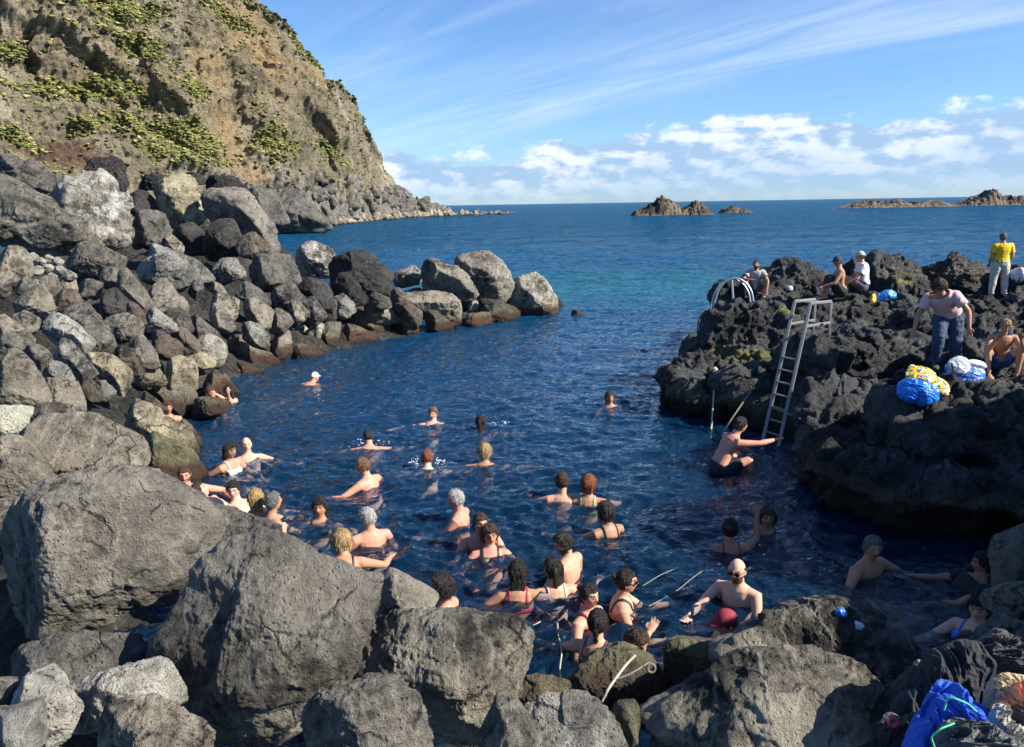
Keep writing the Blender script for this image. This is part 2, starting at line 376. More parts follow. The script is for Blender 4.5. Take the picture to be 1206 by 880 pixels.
    h = t.math('SUBTRACT', h, t.math('MULTIPLY', pit, .45)); h = t.math('SUBTRACT', h, t.math('MULTIPLY', pit2, .22))
    h = t.math('ADD', h, t.math('MULTIPLY', n1, 1.2))
    b = t.bsdf(Base_Color=c, Roughness=rough, Normal=t.bump(h, 1., .085*bumpk)); b.inputs['Specular IOR Level'].default_value = .35
    return t.m
RM = dict(
 G=rock_mat('rock_grey', (.070, .067, .062), (.190, .180, .165), spot=.2),
 T=rock_mat('rock_tan', (.080, .073, .063), (.235, .216, .185), spot=.2),
 K=rock_mat('rock_blue_grey', (.068, .070, .071), (.205, .208, .205), spot=.2),
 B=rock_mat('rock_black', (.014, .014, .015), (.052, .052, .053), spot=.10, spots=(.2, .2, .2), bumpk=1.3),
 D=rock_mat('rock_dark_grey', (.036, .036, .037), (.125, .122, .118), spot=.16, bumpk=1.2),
 P=rock_mat('rock_pale', (.10, .095, .085), (.34, .32, .28), spot=.3, stain=((.42, .40, .35), .25)),
 Y=rock_mat('rock_pale_yellow', (.075, .068, .052), (.22, .20, .155), spot=.28, stain=((.42, .38, .25), .18), moss=.10, mosscol=(.17, .13, .04)),
 R=rock_mat('rock_rust', (.036, .028, .022), (.120, .103, .088), spot=.14, glossy=.5, rust=(.062, .033, .022), stain=((.12, .080, .058), .2)),
 M=rock_mat('rock_mossy', (.040, .038, .032), (.17, .16, .13), spot=.2, moss=.45, mosscol=(.060, .066, .018), stain=((.38, .35, .22), .2)),
 W=rock_mat('rock_white_stained', (.07, .068, .065), (.22, .21, .195), spot=.3, stain=((.52, .51, .47), .22)),
 S=rock_mat('rock_speckled', (.085, .083, .080), (.30, .295, .28), pits=.9, spot=.45, spots=(.58, .58, .55)),
 L=rock_mat('lava_crust', (.036, .035, .034), (.26, .245, .215), pits=.9, spot=.32, spots=(.40, .39, .34), bumpk=1.7),
)
def hull2(pts):
    pts = sorted(map(tuple, pts))
    def half(ps):
        h = []
        for p in ps:
            while len(h) > 1 and (h[-1][0]-h[-2][0])*(p[1]-h[-2][1])-(h[-1][1]-h[-2][1])*(p[0]-h[-2][0]) <= 0: h.pop()
            h.append(p)
        return h
    a = half(pts); b = half(pts[::-1]); return np.array(a[:-1]+b[:-1])
def rock_geo(poly, d, seed, sub=5, fronts=None, thick=1., rough=1., pn=34, lump=0.):
    """a faceted boulder: flat faces where planes cut it, then broken surface; returns world verts, faces, centre, size"""
    rg = np.random.default_rng(seed); poly = np.array(poly, dtype=float)
    c2 = poly.mean(0); W = np.array([P(px, py, d) for px, py in poly]); c = W.mean(0)
    uv = np.stack([(W-c) @ CR, (W-c) @ CU], 1); hu = hull2(uv); cc = hu.mean(0); hu = hu-cc; c = c+CR*cc[0]+CU*cc[1]
    e = np.roll(hu, -1, 0)-hu; ln = np.linalg.norm(e, axis=1); size = math.sqrt(abs(.5*np.sum(hu[:, 0]*np.roll(hu[:, 1], -1)-np.roll(hu[:, 0], -1)*hu[:, 1])))
    T = size*.55*thick; Nn = []; H = []
    for i in range(len(hu)):
        if ln[i] < size*.06: continue
        n2 = np.array([e[i][1], -e[i][0]])/ln[i]; h = abs(n2 @ hu[i])+1e-3
        for sg in (1, -1):
            if sg < 0 and i % 2: continue
            th = math.radians(rg.uniform(2, 30) if rg.random() < .7 else rg.uniform(35, 60)); n = CR*n2[0]*math.cos(th)+CU*n2[1]*math.cos(th)+CB*sg*math.sin(th)
            Nn.append(n); H.append(h*math.cos(th)*1.02)
    if fronts is None:
        a0 = rg.uniform(.35, 1.0); fronts = [(a0, rg.uniform(-.1, .7), .9, rg.uniform(.50, .72)), (-rg.uniform(.3, 1.1), rg.uniform(-.2, .5), .9, rg.uniform(.50, .72)), (rg.normal(0, .3), rg.normal(.1, .5), 1, rg.uniform(.62, .85))]
    for a, b, f, o in fronts:
        n = CR*a+CU*b+CB*f; n /= np.linalg.norm(n); Nn.append(n); H.append(T*o)
    for k in range(4):
        n = CR*rg.normal(0, .5)+CU*rg.normal(0, .5)-CB; n /= np.linalg.norm(n); Nn.append(n); H.append(T*rg.uniform(.7, 1.1))
    Nn = np.array(Nn); H = np.maximum(np.array(H), size*.12)
    D, Fc = ico(sub)
    if pn > 20:
        Nn0, H0 = Nn, H; r0 = 1/(np.maximum(D @ Nn.T, 1e-9)/H).max(1)
        for k in range(11):                             # shallow breaks all over the front
            n = CR*rg.normal(0, .9)+CU*rg.normal(.25, .8)+CB*rg.normal(.6, .6); n /= np.linalg.norm(n)
            Nn = np.vstack([Nn, n]); H = np.append(H, (D*r0[:, None] @ n).max()*rg.uniform(.93, .985))
    for k in range(int(rg.integers(2, 5))):            # chipped corners and split faces
        n = CR*rg.normal(0, 1)+CU*rg.normal(.2, .8)+CB*abs(rg.normal(.5, .7)); n /= np.linalg.norm(n)
        q = np.maximum(D @ Nn.T, 1e-9)/H; r = 1/q.max(1); hm = (D*r[:, None] @ n).max()
        Nn = np.vstack([Nn, n]); H = np.append(H, hm*rg.uniform(.84, .96))
    q = np.maximum(D @ Nn.T, 0)/H
    r = np.sum(q**pn, axis=1)**(-1/pn)*1.03
    V = D*r[:, None]
    s = size; o = rg.uniform(0, 50, 3)
    n1 = fbm(V/s*1.7+o, 3); n2 = fbm(V/s*5+o, 4, ridged=True); n3 = fbm(V*9+o, 4, 2.1, .6)
    dn = V/np.linalg.norm(V, axis=1)[:, None]
    k = rough*s
    if size > .35 and sub > 5: V = V+D*(.010*fbm(V*20+o, 4, 2.1, .6, ridged=True)+.012*size*fbm(V/s*11+o, 3, ridged=True))[:, None]
    V = V*(1+n1[:, None]*.04*rough+lump*fbm(V/s*3.2+o, 3, ridged=True)[:, None]) + dn*(n2*.030*k*(.55+.9*np.clip(vnoise(V/s*1.9+o+4), -.5, 1)) + n3*min(.026, .032*k))[:, None]
    # broken ledges
    st = vnoise(V/s*2.6+o+9); led = np.tanh(st*9)*.018*k; V += dn*led[:, None]
    return V+c, Fc, c, size
def px_poly(s): return [tuple(float(a) for a in q.split(',')) for q in s.split()]
ROCKS = []   # (centre, size, verts)
def boulder(mat, d, poly, label, seed=None, name='boulder', cat='boulder', group=None, sub=None, minz=-.12, **k):
    poly = px_poly(poly) if isinstance(poly, str) else poly
    if d == 'w':
        bx_, by_ = max(poly, key=lambda q: q[1]); d = dz(bx_, by_, minz)
        wpx = max(q[0] for q in poly)-min(q[0] for q in poly); d += wpx/F*d*.20
    seed = seed or int(sum(a*7+b*13 for a, b in poly)) % 99991
    wpx = max(q[0] for q in poly)-min(q[0] for q in poly)
    if sub is None: sub = 7 if wpx > 140 else 6 if wpx > 45 else 5 if wpx > 18 else 4
    V, Fc, c, size = rock_geo(poly, d, seed, sub, **k)
    o = obj(name, mesh_np(name, V-c, Fc, RM[mat])); o.location = c
    tag(o, label, cat, group); ROCKS.append((c, size, V)); return o
# mat, depth along the view, outline as seen, label, extra
B_ = boulder
# ---- foreground, left to centre
B_('G', 6.35, '18,596 45,577 78,561 106,556 176,566 241,612 229,663 180,716 110,747 40,737 0,706 -4,660', 'huge angular boulder with one purplish shaded face and one pale split face, left foreground', fronts=[(-.64, -.05, .76, .70), (.52, .16, .85, .62), (.1, .8, .7, .85), (.5, -.7, .9, .85)], rough=.6, pn=40, thick=.8)
B_('G', 5.2, '315,632 352,643 400,660 443,680 456,715 446,748 393,788 363,827 320,870 262,888 205,860 172,770 196,712 221,684 270,645', 'largest pitted grey boulder, rounded on top, filling the centre of the left foreground', fronts=[(-.5, .5, .8, .72), (.4, .5, .8, .75), (.3, -.2, 1, .80), (-.5, -.2, 1, .75)], rough=1.4, lump=.012, thick=.85)
B_('D', 7.3, '237,646 235,614 256,599 290,610 345,636 310,656 250,680 225,682', 'dark grey boulder wedged between the huge angular boulder and the bathers')
B_('G', 6.1, '438,684 462,671 488,690 504,718 485,735 445,728', 'small grey rock at the waterside behind the largest pitted boulder')
B_('L', 5.2, '447,731 472,718 532,720 575,720 608,727 624,743 615,758 613,800 609,830 565,862 530,860 499,818 405,802 416,784', 'dark broad boulder with pale crusted top right below the curly-haired bearded bather', fronts=[(-.3, .75, .8, .78), (.55, -.1, .9, .85), (-.2, -.5, .9, .8)], lump=.02)
B_('G', 4.3, '318,885 345,850 370,828 396,806 459,809 499,822 529,860 545,892 420,905', 'smooth dark grey boulder cut by the bottom edge, in front of the pale crusted one', rough=1.1)
B_('T', 4.95, '326,856 345,834 366,836 356,860 325,880', 'small pale stone in the dark cleft beside the smooth dark grey boulder')
B_('D', 5.3, '-12,800 -2,776 25,762 70,748 139,740 160,748 176,778 150,806 80,818 20,820', 'long low dark boulder lying right under the huge angular boulder')
B_('S', 4.8, '80,812 143,785 180,775 209,773 221,828 180,842 130,856 86,862', 'pale speckled wedge-shaped boulder with a flat top face')
B_('S', 4.5, '6,816 45,787 76,812 90,833 84,864 60,890 20,890 4,850', 'holed grey boulder in the lower left corner, left of the pale speckled wedge')
B_('K', 4.2, '-15,838 25,832 44,850 50,890 -15,895', 'smooth bluish stone in the bottom left corner')
B_('G', 4.6, '-12,800 5,798 16,818 5,840 -12,838', 'small rounded stone at the left edge above the smooth bluish corner stone')
B_('T', 4.0, '66,890 94,854 135,832 192,824 233,834 256,856 266,890 160,905', 'olive-brown pitted boulder with a domed top, cut by the bottom edge', rough=1.2)
B_('T', 8.1, '20,514 32,498 43,489 86,488 121,494 151,508 169,525 177,540 164,562 138,562 86,570 50,570 34,540', 'large pale tan boulder with a flat sloping face, behind the huge angular boulder', fronts=[(.1, .7, .8, .7), (.5, .2, .9, .9), (-.2, 0, 1, .95)], rough=.8)
B_('P', 8.8, '-12,478 13,479 28,486 44,493 26,505 9,520 -12,522', 'whitish rock at the left edge, left of the large pale tan boulder')
B_('T', 9.6, '28,482 60,474 88,478 102,492 60,498 36,494', 'thin tan slab showing above the large pale tan boulder')
B_('T', 7.4, '-12,514 13,518 32,526 54,555 66,568 43,590 19,602 -12,612', 'brown sloping boulder at the left edge, below the whitish rock')
B_('G', 6.9, '-12,590 14,592 30,600 10,640 -12,650', 'shaded grey rock in the gap at the left edge, beside the huge angular boulder')
B_('T', 10.2, '-8,468 -4,446 10,417 22,410 33,421 42,436 50,450 62,478 40,486 0,482', 'tall tan boulder like a leaning tooth at the left edge')
B_('T', 10.4, '48,446 80,448 94,455 102,477 95,485 60,480 50,464', 'brown-grey slab leaning against the tooth-shaped tan boulder')
B_('Y', 12.1, '108,484 138,465 160,469 195,487 226,509 234,526 222,541 182,530 146,510', 'long boulder with a bright yellow-white ridge running down to the water', fronts=[(-.8, .2, .6, .6), (.6, .6, .6, .75), (0, .3, 1, 1)])
B_('R', 12.8, '158,466 172,460 186,472 198,489 180,486 162,474', 'small reddish rock lying behind the yellow-white ridge')
B_('M', 11.3, '163,550 168,518 184,511 207,520 233,541 247,557 244,572 205,580 172,574', 'mossy yellow-brown boulder right behind the bearded man', fronts=[(-.8, .1, .7, .6), (.6, .6, .6, .8), (.1, .1, 1, .95)])
B_('R', 12.9, '197,492 216,493 229,505 235,526 226,543 207,522', 'wet brown rock at the water below the yellow-white ridge')
B_('Y', 8.7, '206,587 235,584 254,598 250,614 222,616 205,600', 'low yellow-green rock just under the two reclining men')
B_('D', 14.6, '224,468 238,470 252,473 277,469 268,484 249,492 226,492', 'olive-brown rock at the water in front of the man with hands over his face', name='boulder')
B_('D', 15.0, '166,454 190,449 216,453 231,461 238,478 226,492 200,494 175,482', 'dark overhanging boulder with a shadowy hollow behind the half-hidden woman', fronts=[(-.6, -.3, .8, .5), (.7, .5, .7, .8)])
B_('R', 16.4, '230,442 250,433 262,439 278,456 277,470 255,467 236,462', 'reddish-brown boulder behind the man with hands over his face')
B_('Y', 15.1, '191,431 207,419 221,420 231,431 233,447 226,461 205,459 191,450', 'rounded half-white half-grey boulder above the dark hollow')
B_('Y', 14.7, '156,440 165,431 181,429 194,436 195,453 175,460 159,456', 'knobbly whitish boulder left of the rounded half-white one')
B_('Y', 13.1, '93,414 109,415 127,417 147,433 153,452 146,467 133,460 113,442 98,426', 'big cream-yellow boulder with a rusty notch')
B_('R', 12.3, '89,448 103,444 112,454 121,472 105,475 91,463', 'small brown rock under the cream-yellow boulder')
B_('K', 12.5, '109,448 125,449 138,462 125,474 117,473', 'small pale flat triangle of rock below the cream-yellow boulder')
B_('K', 11.6, '43,430 60,424 78,431 93,445 85,454 60,451 45,441', 'dark bluish boulder with a shaded underside, left of the small brown rock')
B_('K', 12.4, '53,402 70,398 90,409 105,427 110,443 95,448 78,432 58,419', 'long bluish-grey boulder pointing down to the small brown rock')
B_('G', 11.4, '26,412 40,404 52,407 58,420 50,434 36,434', 'small dark boulder beside the top of the tooth-shaped boulder')
B_('G', 11.3, '-8,400 10,393 25,395 34,405 22,414 8,422 -8,427', 'grey pitted rock at the left edge just above the tooth-shaped boulder')
B_('T', 12.6, '-8,376 5,371 25,387 41,402 35,411 20,398 -8,400', 'low brown boulder sloping down from the left edge')
B_('K', 13.4, '45,375 55,371 80,377 96,392 105,408 100,417 80,407 54,395', 'lens-shaped boulder of light blue-grey stone in the middle of the slope')
B_('D', 14.1, '72,365 90,355 104,354 112,369 126,387 136,400 129,413 116,422 104,412 96,394 83,379', 'tall dark grooved boulder right of the lens-shaped blue-grey one')
B_('T', 15.2, '14,358 30,344 45,334 58,344 64,358 60,372 45,375 18,371', 'pyramid-shaped tan boulder on the upper left slope')
B_('G', 14.1, '10,371 30,366 45,374 48,389 35,392 16,380', 'low shadowed rock under the pyramid-shaped tan boulder')
B_('R', 16.5, '61,350 75,340 92,343 101,353 90,360 72,370 62,363', 'orange-brown rock beside the pyramid-shaped tan boulder')
B_('D', 17.6, '87,330 110,328 125,335 118,350 105,355 93,345', 'grey wedge with a broad flat face above the orange-brown rock')
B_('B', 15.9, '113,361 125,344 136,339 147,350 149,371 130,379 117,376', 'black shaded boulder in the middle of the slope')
B_('G', 17.1, '126,331 135,317 150,321 166,343 179,358 172,366 155,354 140,343', 'long grey boulder pointing down right, above the black shaded one')
B_('G', 15.1, '116,381 135,371 150,369 166,380 172,395 155,402 130,400', 'broad grey boulder below the black shaded one')
B_('R', 15.9, '143,361 155,355 167,366 174,383 160,382', 'narrow reddish rock standing beside the black shaded boulder')
B_('G', 14.5, '149,396 160,387 172,399 182,414 189,430 178,437 160,427 149,411', 'brownish boulder with a square end above the knobbly whitish one')
B_('R', 14.0, '130,412 142,404 158,411 168,429 165,444 148,442 135,431', 'brown rock with an orange foot beside the cream-yellow boulder')
B_('K', 16.6, '166,370 178,360 190,367 208,381 206,391 190,394 174,391', 'blue-grey slab with a dark front, mid slope')
B_('R', 15.7, '174,398 185,389 196,394 214,409 215,422 200,426 184,422 177,411', 'grey boulder with an orange-stained lower edge')
B_('R', 16.9, '197,391 210,385 225,394 235,405 233,416 218,418 204,406', 'dark rust-coloured rock between grey boulders above the pale slabs')
B_('G', 18.1, '166,345 180,331 198,332 212,349 220,360 216,373 200,375 184,370 171,358', 'grey boulder with one light square face below the flat bluish block')
B_('D', 17.4, '190,364 205,361 222,369 230,382 224,392 210,388 197,377', 'dark rounded boulder under the one with a light square face')
B_('D', 17.9, '216,366 228,367 245,381 258,392 252,400 234,400 224,386', 'long dark sliver of rock above the pale slabs')
B_('G', 18.3, '243,362 252,355 266,367 276,382 272,392 258,391 246,379', 'oval grey boulder tilted to the right, next to the dark sliver')
B_('T', 19.1, '237,345 250,340 268,347 283,356 286,367 277,382 261,371 244,358', 'blocky tan boulder with a grey side and a yellowish top')
B_('D', 19.6, '220,345 230,329 240,328 239,341 230,354', 'small upright dark rock left of the blocky tan boulder')
B_('G', 20.1, '239,338 250,331 262,337 269,346 255,349', 'small grey rock sitting above the blocky tan boulder')
B_('D', 20.6, '271,335 285,330 305,341 320,355 312,363 295,358 277,348', 'long dark boulder sloping towards the sea, below the big dark one')
B_('T', 19.6, '283,355 298,351 312,357 321,368 318,386 305,392 294,381 286,369', 'light tan cube-like boulder right of the blocky tan one')
B_('K', 19.0, '274,380 295,378 310,389 319,400 317,414 303,410 284,397', 'light grey triangular slab with a dark crack below')
B_('G', 20.1, '315,371 328,363 341,369 344,382 335,392 318,392', 'rounded grey-brown boulder beside the light grey triangular slab')
B_('T', 20.9, '336,360 347,353 358,361 362,375 352,384 341,379', 'light tan egg-shaped boulder behind the rounded grey-brown one')
B_('G', 'w', '316,394 330,387 345,398 344,416 339,430 327,428 319,411', 'upright grey boulder with a dark red foot standing in the water')
B_('P', 'w', '344,386 360,380 367,394 365,410 356,416 348,404', 'light pitted boulder at the waterline, left half of a pair')
B_('P', 'w', '361,390 375,380 388,386 391,405 381,418 366,413', 'light pitted boulder at the waterline, right half of a pair')
B_('R', 'w', '339,413 355,405 370,411 384,420 365,429 341,430', 'flat reddish rock half under water below the pair of light pitted boulders')
B_('T', 'w', '252,400 270,391 290,397 310,411 326,422 329,435 312,440 290,432 272,416', 'long pale slab ending in a red-brown foot at the water')
B_('R', 'w', '268,431 285,426 305,434 315,442 295,449 275,449', 'red-brown rock low in the water left of the long pale slab')
B_('P', 17.7, '230,398 245,394 262,404 270,417 265,432 250,436 234,427 225,412', 'broad light grey boulder with a pale lower rim')
B_('Y', 16.9, '220,420 235,414 248,421 252,433 238,437 225,432', 'small cream-coloured rock between the broad light one and the water')
B_('K', 'w', '383,378 392,374 399,382 397,391 385,391', 'small light grey cube of rock near the water')
B_('R', 'w', '386,394 396,390 401,400 396,408 387,407', 'small brown rock under the light grey cube')
B_('D', 21.4, '357,352 368,348 379,361 385,375 372,383 360,377', 'narrow brown-grey rock leaning left of the light grey cube')
B_('D', 21.6, '278,327 285,310 300,301 320,297 341,304 353,328 346,337 325,345 298,341', 'big dark boulder with a smooth sunlit right side at the root of the breakwater', fronts=[(-.8, 0, .6, .55), (.8, .3, .6, .8), (0, .5, 1, .9)])
B_('D', 21.1, '314,346 330,337 351,339 361,352 350,364 335,366 318,357', 'brown-grey boulder right below the big dark one')
B_('B', 22.1, '350,333 365,326 382,331 394,345 393,363 378,370 361,360 350,347', 'black boulder with one small lit facet in the breakwater')
B_('K', 20.1, '141,301 160,288 178,285 215,299 240,311 254,322 246,333 225,330 190,318 150,312', 'long cracked slab with a rounded tan right end')
B_('K', 19.4, '153,311 170,301 195,299 215,304 228,318 215,337 208,342 190,332 163,327', 'flat bluish block with a broad smooth face')
B_('T', 21.2, '194,292 198,275 207,281 223,296 205,300', 'sharp tan triangle of rock lit against black shade')
B_('D', 18.1, '114,325 128,314 145,317 157,333 145,340 124,340', 'rough dark rock left of the flat bluish block')
B_('T', 15.8, '-8,296 8,287 26,294 34,310 36,326 24,332 8,350 -8,350', 'tan blocky boulder at the left edge below the giant boulders')
B_('G', 15.4, '16,333 30,328 42,328 43,341 30,349 18,346', 'small grey rock against the tan blocky boulder')
B_('G', 20.2, '74,306 90,289 115,287 141,299 141,320 115,324 88,321', 'low brownish outcrop under the white-stained giant boulder')
B_('D', 16.2, '92,362 108,352 120,360 118,372 104,372', 'small dark rock between the orange-brown rock and the black shaded boulder')
B_('T', 18.8, '64,338 78,326 92,328 90,342 74,346', 'small tan rock above the orange-brown rock')
B_('G', 17.0, '36,344 44,328 62,324 68,336 58,350', 'angular grey rock above the pyramid-shaped tan boulder')
for i, (px, py, r) in enumerate([(38, 303, 7), (47, 309, 7), (57, 305, 6), (67, 309, 7), (56, 316, 7), (70, 319, 8), (81, 325, 8), (44, 319, 7), (60, 326, 6), (33, 318, 5)]):
    B_('P', 18.6-(py-303)*.06, [(px+r*1.25*math.cos(a), py+r*.8*math.sin(a)) for a in np.linspace(.3, 6, 7)], 'one of the small pale stones heaped under the giant boulders', seed=500+i, group='small pale stones heaped under the giant boulders', name='stone', cat='stone')
# ---- giant boulders along the top of the slope
B_('G', 22.3, '-14,214 11,213 33,227 68,247 91,258 100,277 86,296 60,305 42,303 15,291 -14,284', 'giant grey-brown boulder sloping down from the left edge', fronts=[(.35, .6, .8, .75), (-.3, .3, 1, .85), (.2, -.3, 1, .95)], rough=2.4, lump=.03)
B_('W', 25.2, '53,234 69,217 88,205 109,202 128,213 144,229 156,252 156,272 146,291 120,298 98,280 86,257 68,248', 'giant domed boulder with a chalk-white lower right side', fronts=[(.5, .3, .8, .75), (-.5, .4, .8, .75), (.2, -.1, 1, .95)], rough=2.4, lump=.03)
B_('D', 26.2, '153,258 170,249 190,251 201,262 204,276 190,289 165,290 154,280', 'rounded dark grey giant right of the chalk-white one', rough=2.4, lump=.05)
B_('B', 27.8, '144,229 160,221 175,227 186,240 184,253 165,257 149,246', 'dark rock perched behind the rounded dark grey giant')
B_('Y', 27.8, '181,229 195,211 215,207 229,213 236,225 234,256 225,267 205,272 191,260 184,241', 'tall greenish-white streaked boulder with a dark vertical crack', rough=2.4, lump=.05)
B_('B', 30.2, '95,201 105,189 125,185 141,193 148,208 144,227 126,215 110,204', 'black crag on top of the chalk-white giant', rough=2.4, lump=.05)
B_('D', 30.5, '-14,188 10,183 30,189 50,199 70,206 75,216 60,224 45,220 20,214 -14,216', 'low rugged grey crag along the skyline at the left edge', rough=2.4, lump=.05)
for px, py, r in [(178, 214, 17), (229, 211, 14), (259, 217, 20), (202, 221, 12)]:
    B_('B', 32.5, [(px+r*1.2*math.cos(a), py+r*.55*math.sin(a)) for a in np.linspace(.2, 6, 8)], 'black clinker rock capping the giant boulders', seed=px, group='black clinker rocks capping the giant boulders', lump=.06, rough=1.6)
B_('G', 27.3, '238,224 260,217 285,221 301,235 313,255 320,275 328,292 318,307 300,302 280,287 262,272 244,257', 'craggy grey giant at the seaward end of the row', fronts=[(.6, .4, .7, .75), (-.2, .5, .9, .8), (.3, -.2, 1, .95)], rough=1.7, lump=.02)
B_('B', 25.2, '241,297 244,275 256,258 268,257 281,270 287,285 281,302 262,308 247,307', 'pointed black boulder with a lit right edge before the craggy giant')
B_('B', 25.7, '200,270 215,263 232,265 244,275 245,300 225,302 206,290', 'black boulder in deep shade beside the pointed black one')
B_('R', 24.6, '278,291 286,277 300,273 313,282 316,296 300,305 285,303', 'reddish crumbly rock on the big dark boulder')
B_('K', 22.6, '250,316 262,303 278,302 288,312 284,327 268,332 253,326', 'rough light grey rock right of the long cracked slab')
B_('D', 44, '283,222 305,219 323,227 332,245 326,264 308,262 290,240', 'dark shoulder of rock dropping to the sea behind the craggy giant', rough=1.4)
# ---- breakwater
B_('W', 25.2, '341,306 352,291 365,285 383,289 394,300 400,315 388,327 365,329 343,323', 'whitish boulder with a dark left face against the sea', fronts=[(-.8, -.2, .6, .55), (.4, .6, .7, .85), (.6, 0, .8, .9)])
B_('B', 24.1, '385,316 395,304 415,298 435,302 451,311 463,328 459,347 440,357 413,354 393,341', 'big black boulder with a jagged top on the breakwater', rough=1.6, lump=.02, fronts=[(-.6, .1, .8, .6), (.3, -.2, 1, .9)])
B_('B', 23.1, '386,328 400,319 412,321 425,340 429,359 415,364 396,352', 'black rounded boulder leaning on the big jagged one')
B_('K', 22.7, '392,350 405,345 415,354 417,369 405,376 393,367', 'light grey block in front of the black rounded boulder')
B_('D', 22.4, '370,350 385,344 397,355 396,373 379,376', 'dark block left of the light grey block')
B_('T', 'w', '422,362 440,354 455,357 467,370 463,382 445,384 427,377', 'tan boulder low on the breakwater under the big jagged one', minz=.35)
B_('R', 'w', '408,375 425,366 445,373 459,382 462,397 445,403 425,395 410,386', 'brown two-toned boulder at the breakwater foot')
B_('R', 'w', '394,389 410,382 425,385 443,403 430,411 408,409', 'orange-brown sloping rock at the waterline')
B_('D', 'w', '378,381 392,376 400,390 397,406 386,418 377,406', 'upright grey rock where slope and breakwater meet the water')
B_('R', 'w', '458,382 472,375 490,379 499,390 485,400 463,398', 'rust-brown rock with a black hollow at the waterline')
B_('R', 'w', '461,360 478,353 492,363 501,378 492,386 473,382', 'curved brown boulder above the rust-brown one', minz=.3)
B_('B', 'w', '498,368 512,365 527,375 535,390 522,396 503,390', 'black leaf-shaped rock edged with light at the waterline')
B_('T', 24.9, '469,350 485,340 510,344 530,347 545,360 542,380 530,387 508,370 486,360', 'broad brown slab overhanging the black leaf-shaped rock', fronts=[(.1, .8, .6, .6), (.1, -.5, .8, .7)])
B_('R', 'w', '540,377 555,369 573,367 578,382 560,389 543,388', 'flat red-brown block in the water')
B_('P', 'w', '550,355 557,351 563,357 564,371 552,373', 'small upright pale stone on the breakwater', minz=.15)
B_('B', 'w', '562,362 575,353 592,357 601,370 609,378 590,385 569,383', 'dark leaning slab in front of the grey domed boulder')
B_('W', 27.2, '460,326 475,316 490,314 499,322 493,335 475,339 463,336', 'small whitish boulder at the back of the breakwater')
B_('L', 26.2, '481,325 497,306 508,311 520,321 535,314 553,328 564,345 550,354 528,352 503,347 486,341', 'jagged boulder with black left side and pale pitted right side', fronts=[(-.8, .1, .6, .6), (.5, .4, .8, .85)], rough=1.5)
B_('G', 27.3, '529,311 545,298 560,294 578,296 591,310 601,325 605,336 599,354 580,359 558,347 542,326', 'largest breakwater boulder, smooth grey dome with a pale foot', fronts=[(.1, .6, .8, .8), (.6, -.1, .8, .9), (-.4, -.3, .9, .8)])
B_('P', 'w', '598,336 612,325 628,323 645,329 653,345 661,362 657,376 630,378 607,370 598,351', 'pale brown-footed boulder at the tip of the breakwater')
B_('R', 'w', '670,371 678,365 686,367 692,374 680,378 671,377', 'tiny brown rock alone in the water off the breakwater tip')
B_('B', 'w', '650,356 657,351 663,358 662,366 652,366', 'small black rock touching the tip boulder on its right')
B_('R', 'w', '596,358 608,354 617,372 605,378 597,374', 'brown rock in front of the gap left of the tip boulder')
B_('D', 23.2, '433,352 446,346 458,350 462,362 447,366 435,362', 'small dark rock between the big jagged boulder and the tan one', minz=.3)
B_('D', 23.6, '455,343 468,338 478,346 476,358 462,360', 'black rock behind the curved brown boulder')
# ---- foreground, right of centre
B_('M', 6.1, '656,815 680,790 700,776 722,767 762,773 782,797 778,826 730,838 690,832', 'green mossy rock with a rope over it, beside the hidden-faced bather', rough=1.3, fronts=[(.1, .7, .7, .7), (0, 0, 1, .9)])
B_('M', 6.2, '784,766 800,755 830,756 857,768 852,792 830,803 800,811 786,797', 'dark rock with green moss at the water beside the big lava hump', rough=1.3)
B_('L', 4.35, '568,890 573,849 583,830 612,832 634,860 640,890', 'pale crusted rock at the bottom edge with a dark left side')
B_('S', 4.5, '606,845 636,816 653,816 693,824 714,838 728,860 738,895 598,895', 'pale rock with a yellow-green mossy crest at the bottom edge', fronts=[(-.6, .6, .7, .7), (.5, .3, .9, .85), (-.1, .1, 1, .95)], rough=1.2)
B_('M', 4.7, '719,835 735,829 752,831 755,885 733,890', 'small dark rock with a moss-green top between two pale ones')
B_('R', 5.7, '608,800 640,797 668,804 662,824 630,834 611,828', 'wet brown ledge just above the water beside the broad dark boulder')
B_('L', 4.8, '735,900 744,834 775,822 830,797 850,778 884,762 936,755 988,762 1023,779 1048,808 1066,840 1075,905', 'big wrinkled lava hump with a sunlit knobbly back', fronts=[(.1, .9, .6, .62), (-.3, .3, 1, .8), (.6, .2, .8, .85)], rough=2.2, lump=.085, pn=9)
B_('L', 5.7, '830,770 856,746 884,734 929,718 970,710 1016,713 1060,723 1085,742 1092,768 1085,802 1050,816 990,800 900,795 845,790', 'long dark lava ridge behind the hump with a lit left end and litter on it', fronts=[(.1, .9, .5, .55), (-.2, .5, 1, .8)], rough=2.2, lump=.075, pn=9)
B_('L', 6.8, '1167,646 1180,629 1206,620 1225,622 1225,692 1168,690', 'block of dark rock with a pale top at the right edge behind the reclining man')
B_('L', 6.3, '1162,702 1180,687 1225,682 1225,726 1180,726 1163,714', 'low rock with a pale lit left edge at the right edge of the pool')
B_('L', 5.3, '1136,748 1170,727 1225,722 1225,772 1170,778 1130,770', 'pale wrinkled rock at the right edge above the clothes')
B_('D', 4.6, '1010,900 1030,840 1080,800 1140,790 1230,790 1240,910', 'dark rock under the pile of clothes')
B_('B', 5.6, '1075,800 1100,770 1140,762 1180,775 1180,810 1120,820', 'black rock in shade behind the black jacket')
B_('M', 6.3, '1118,765 1130,742 1155,748 1160,768 1140,776', 'low olive rock in the water in front of the girl in blue')
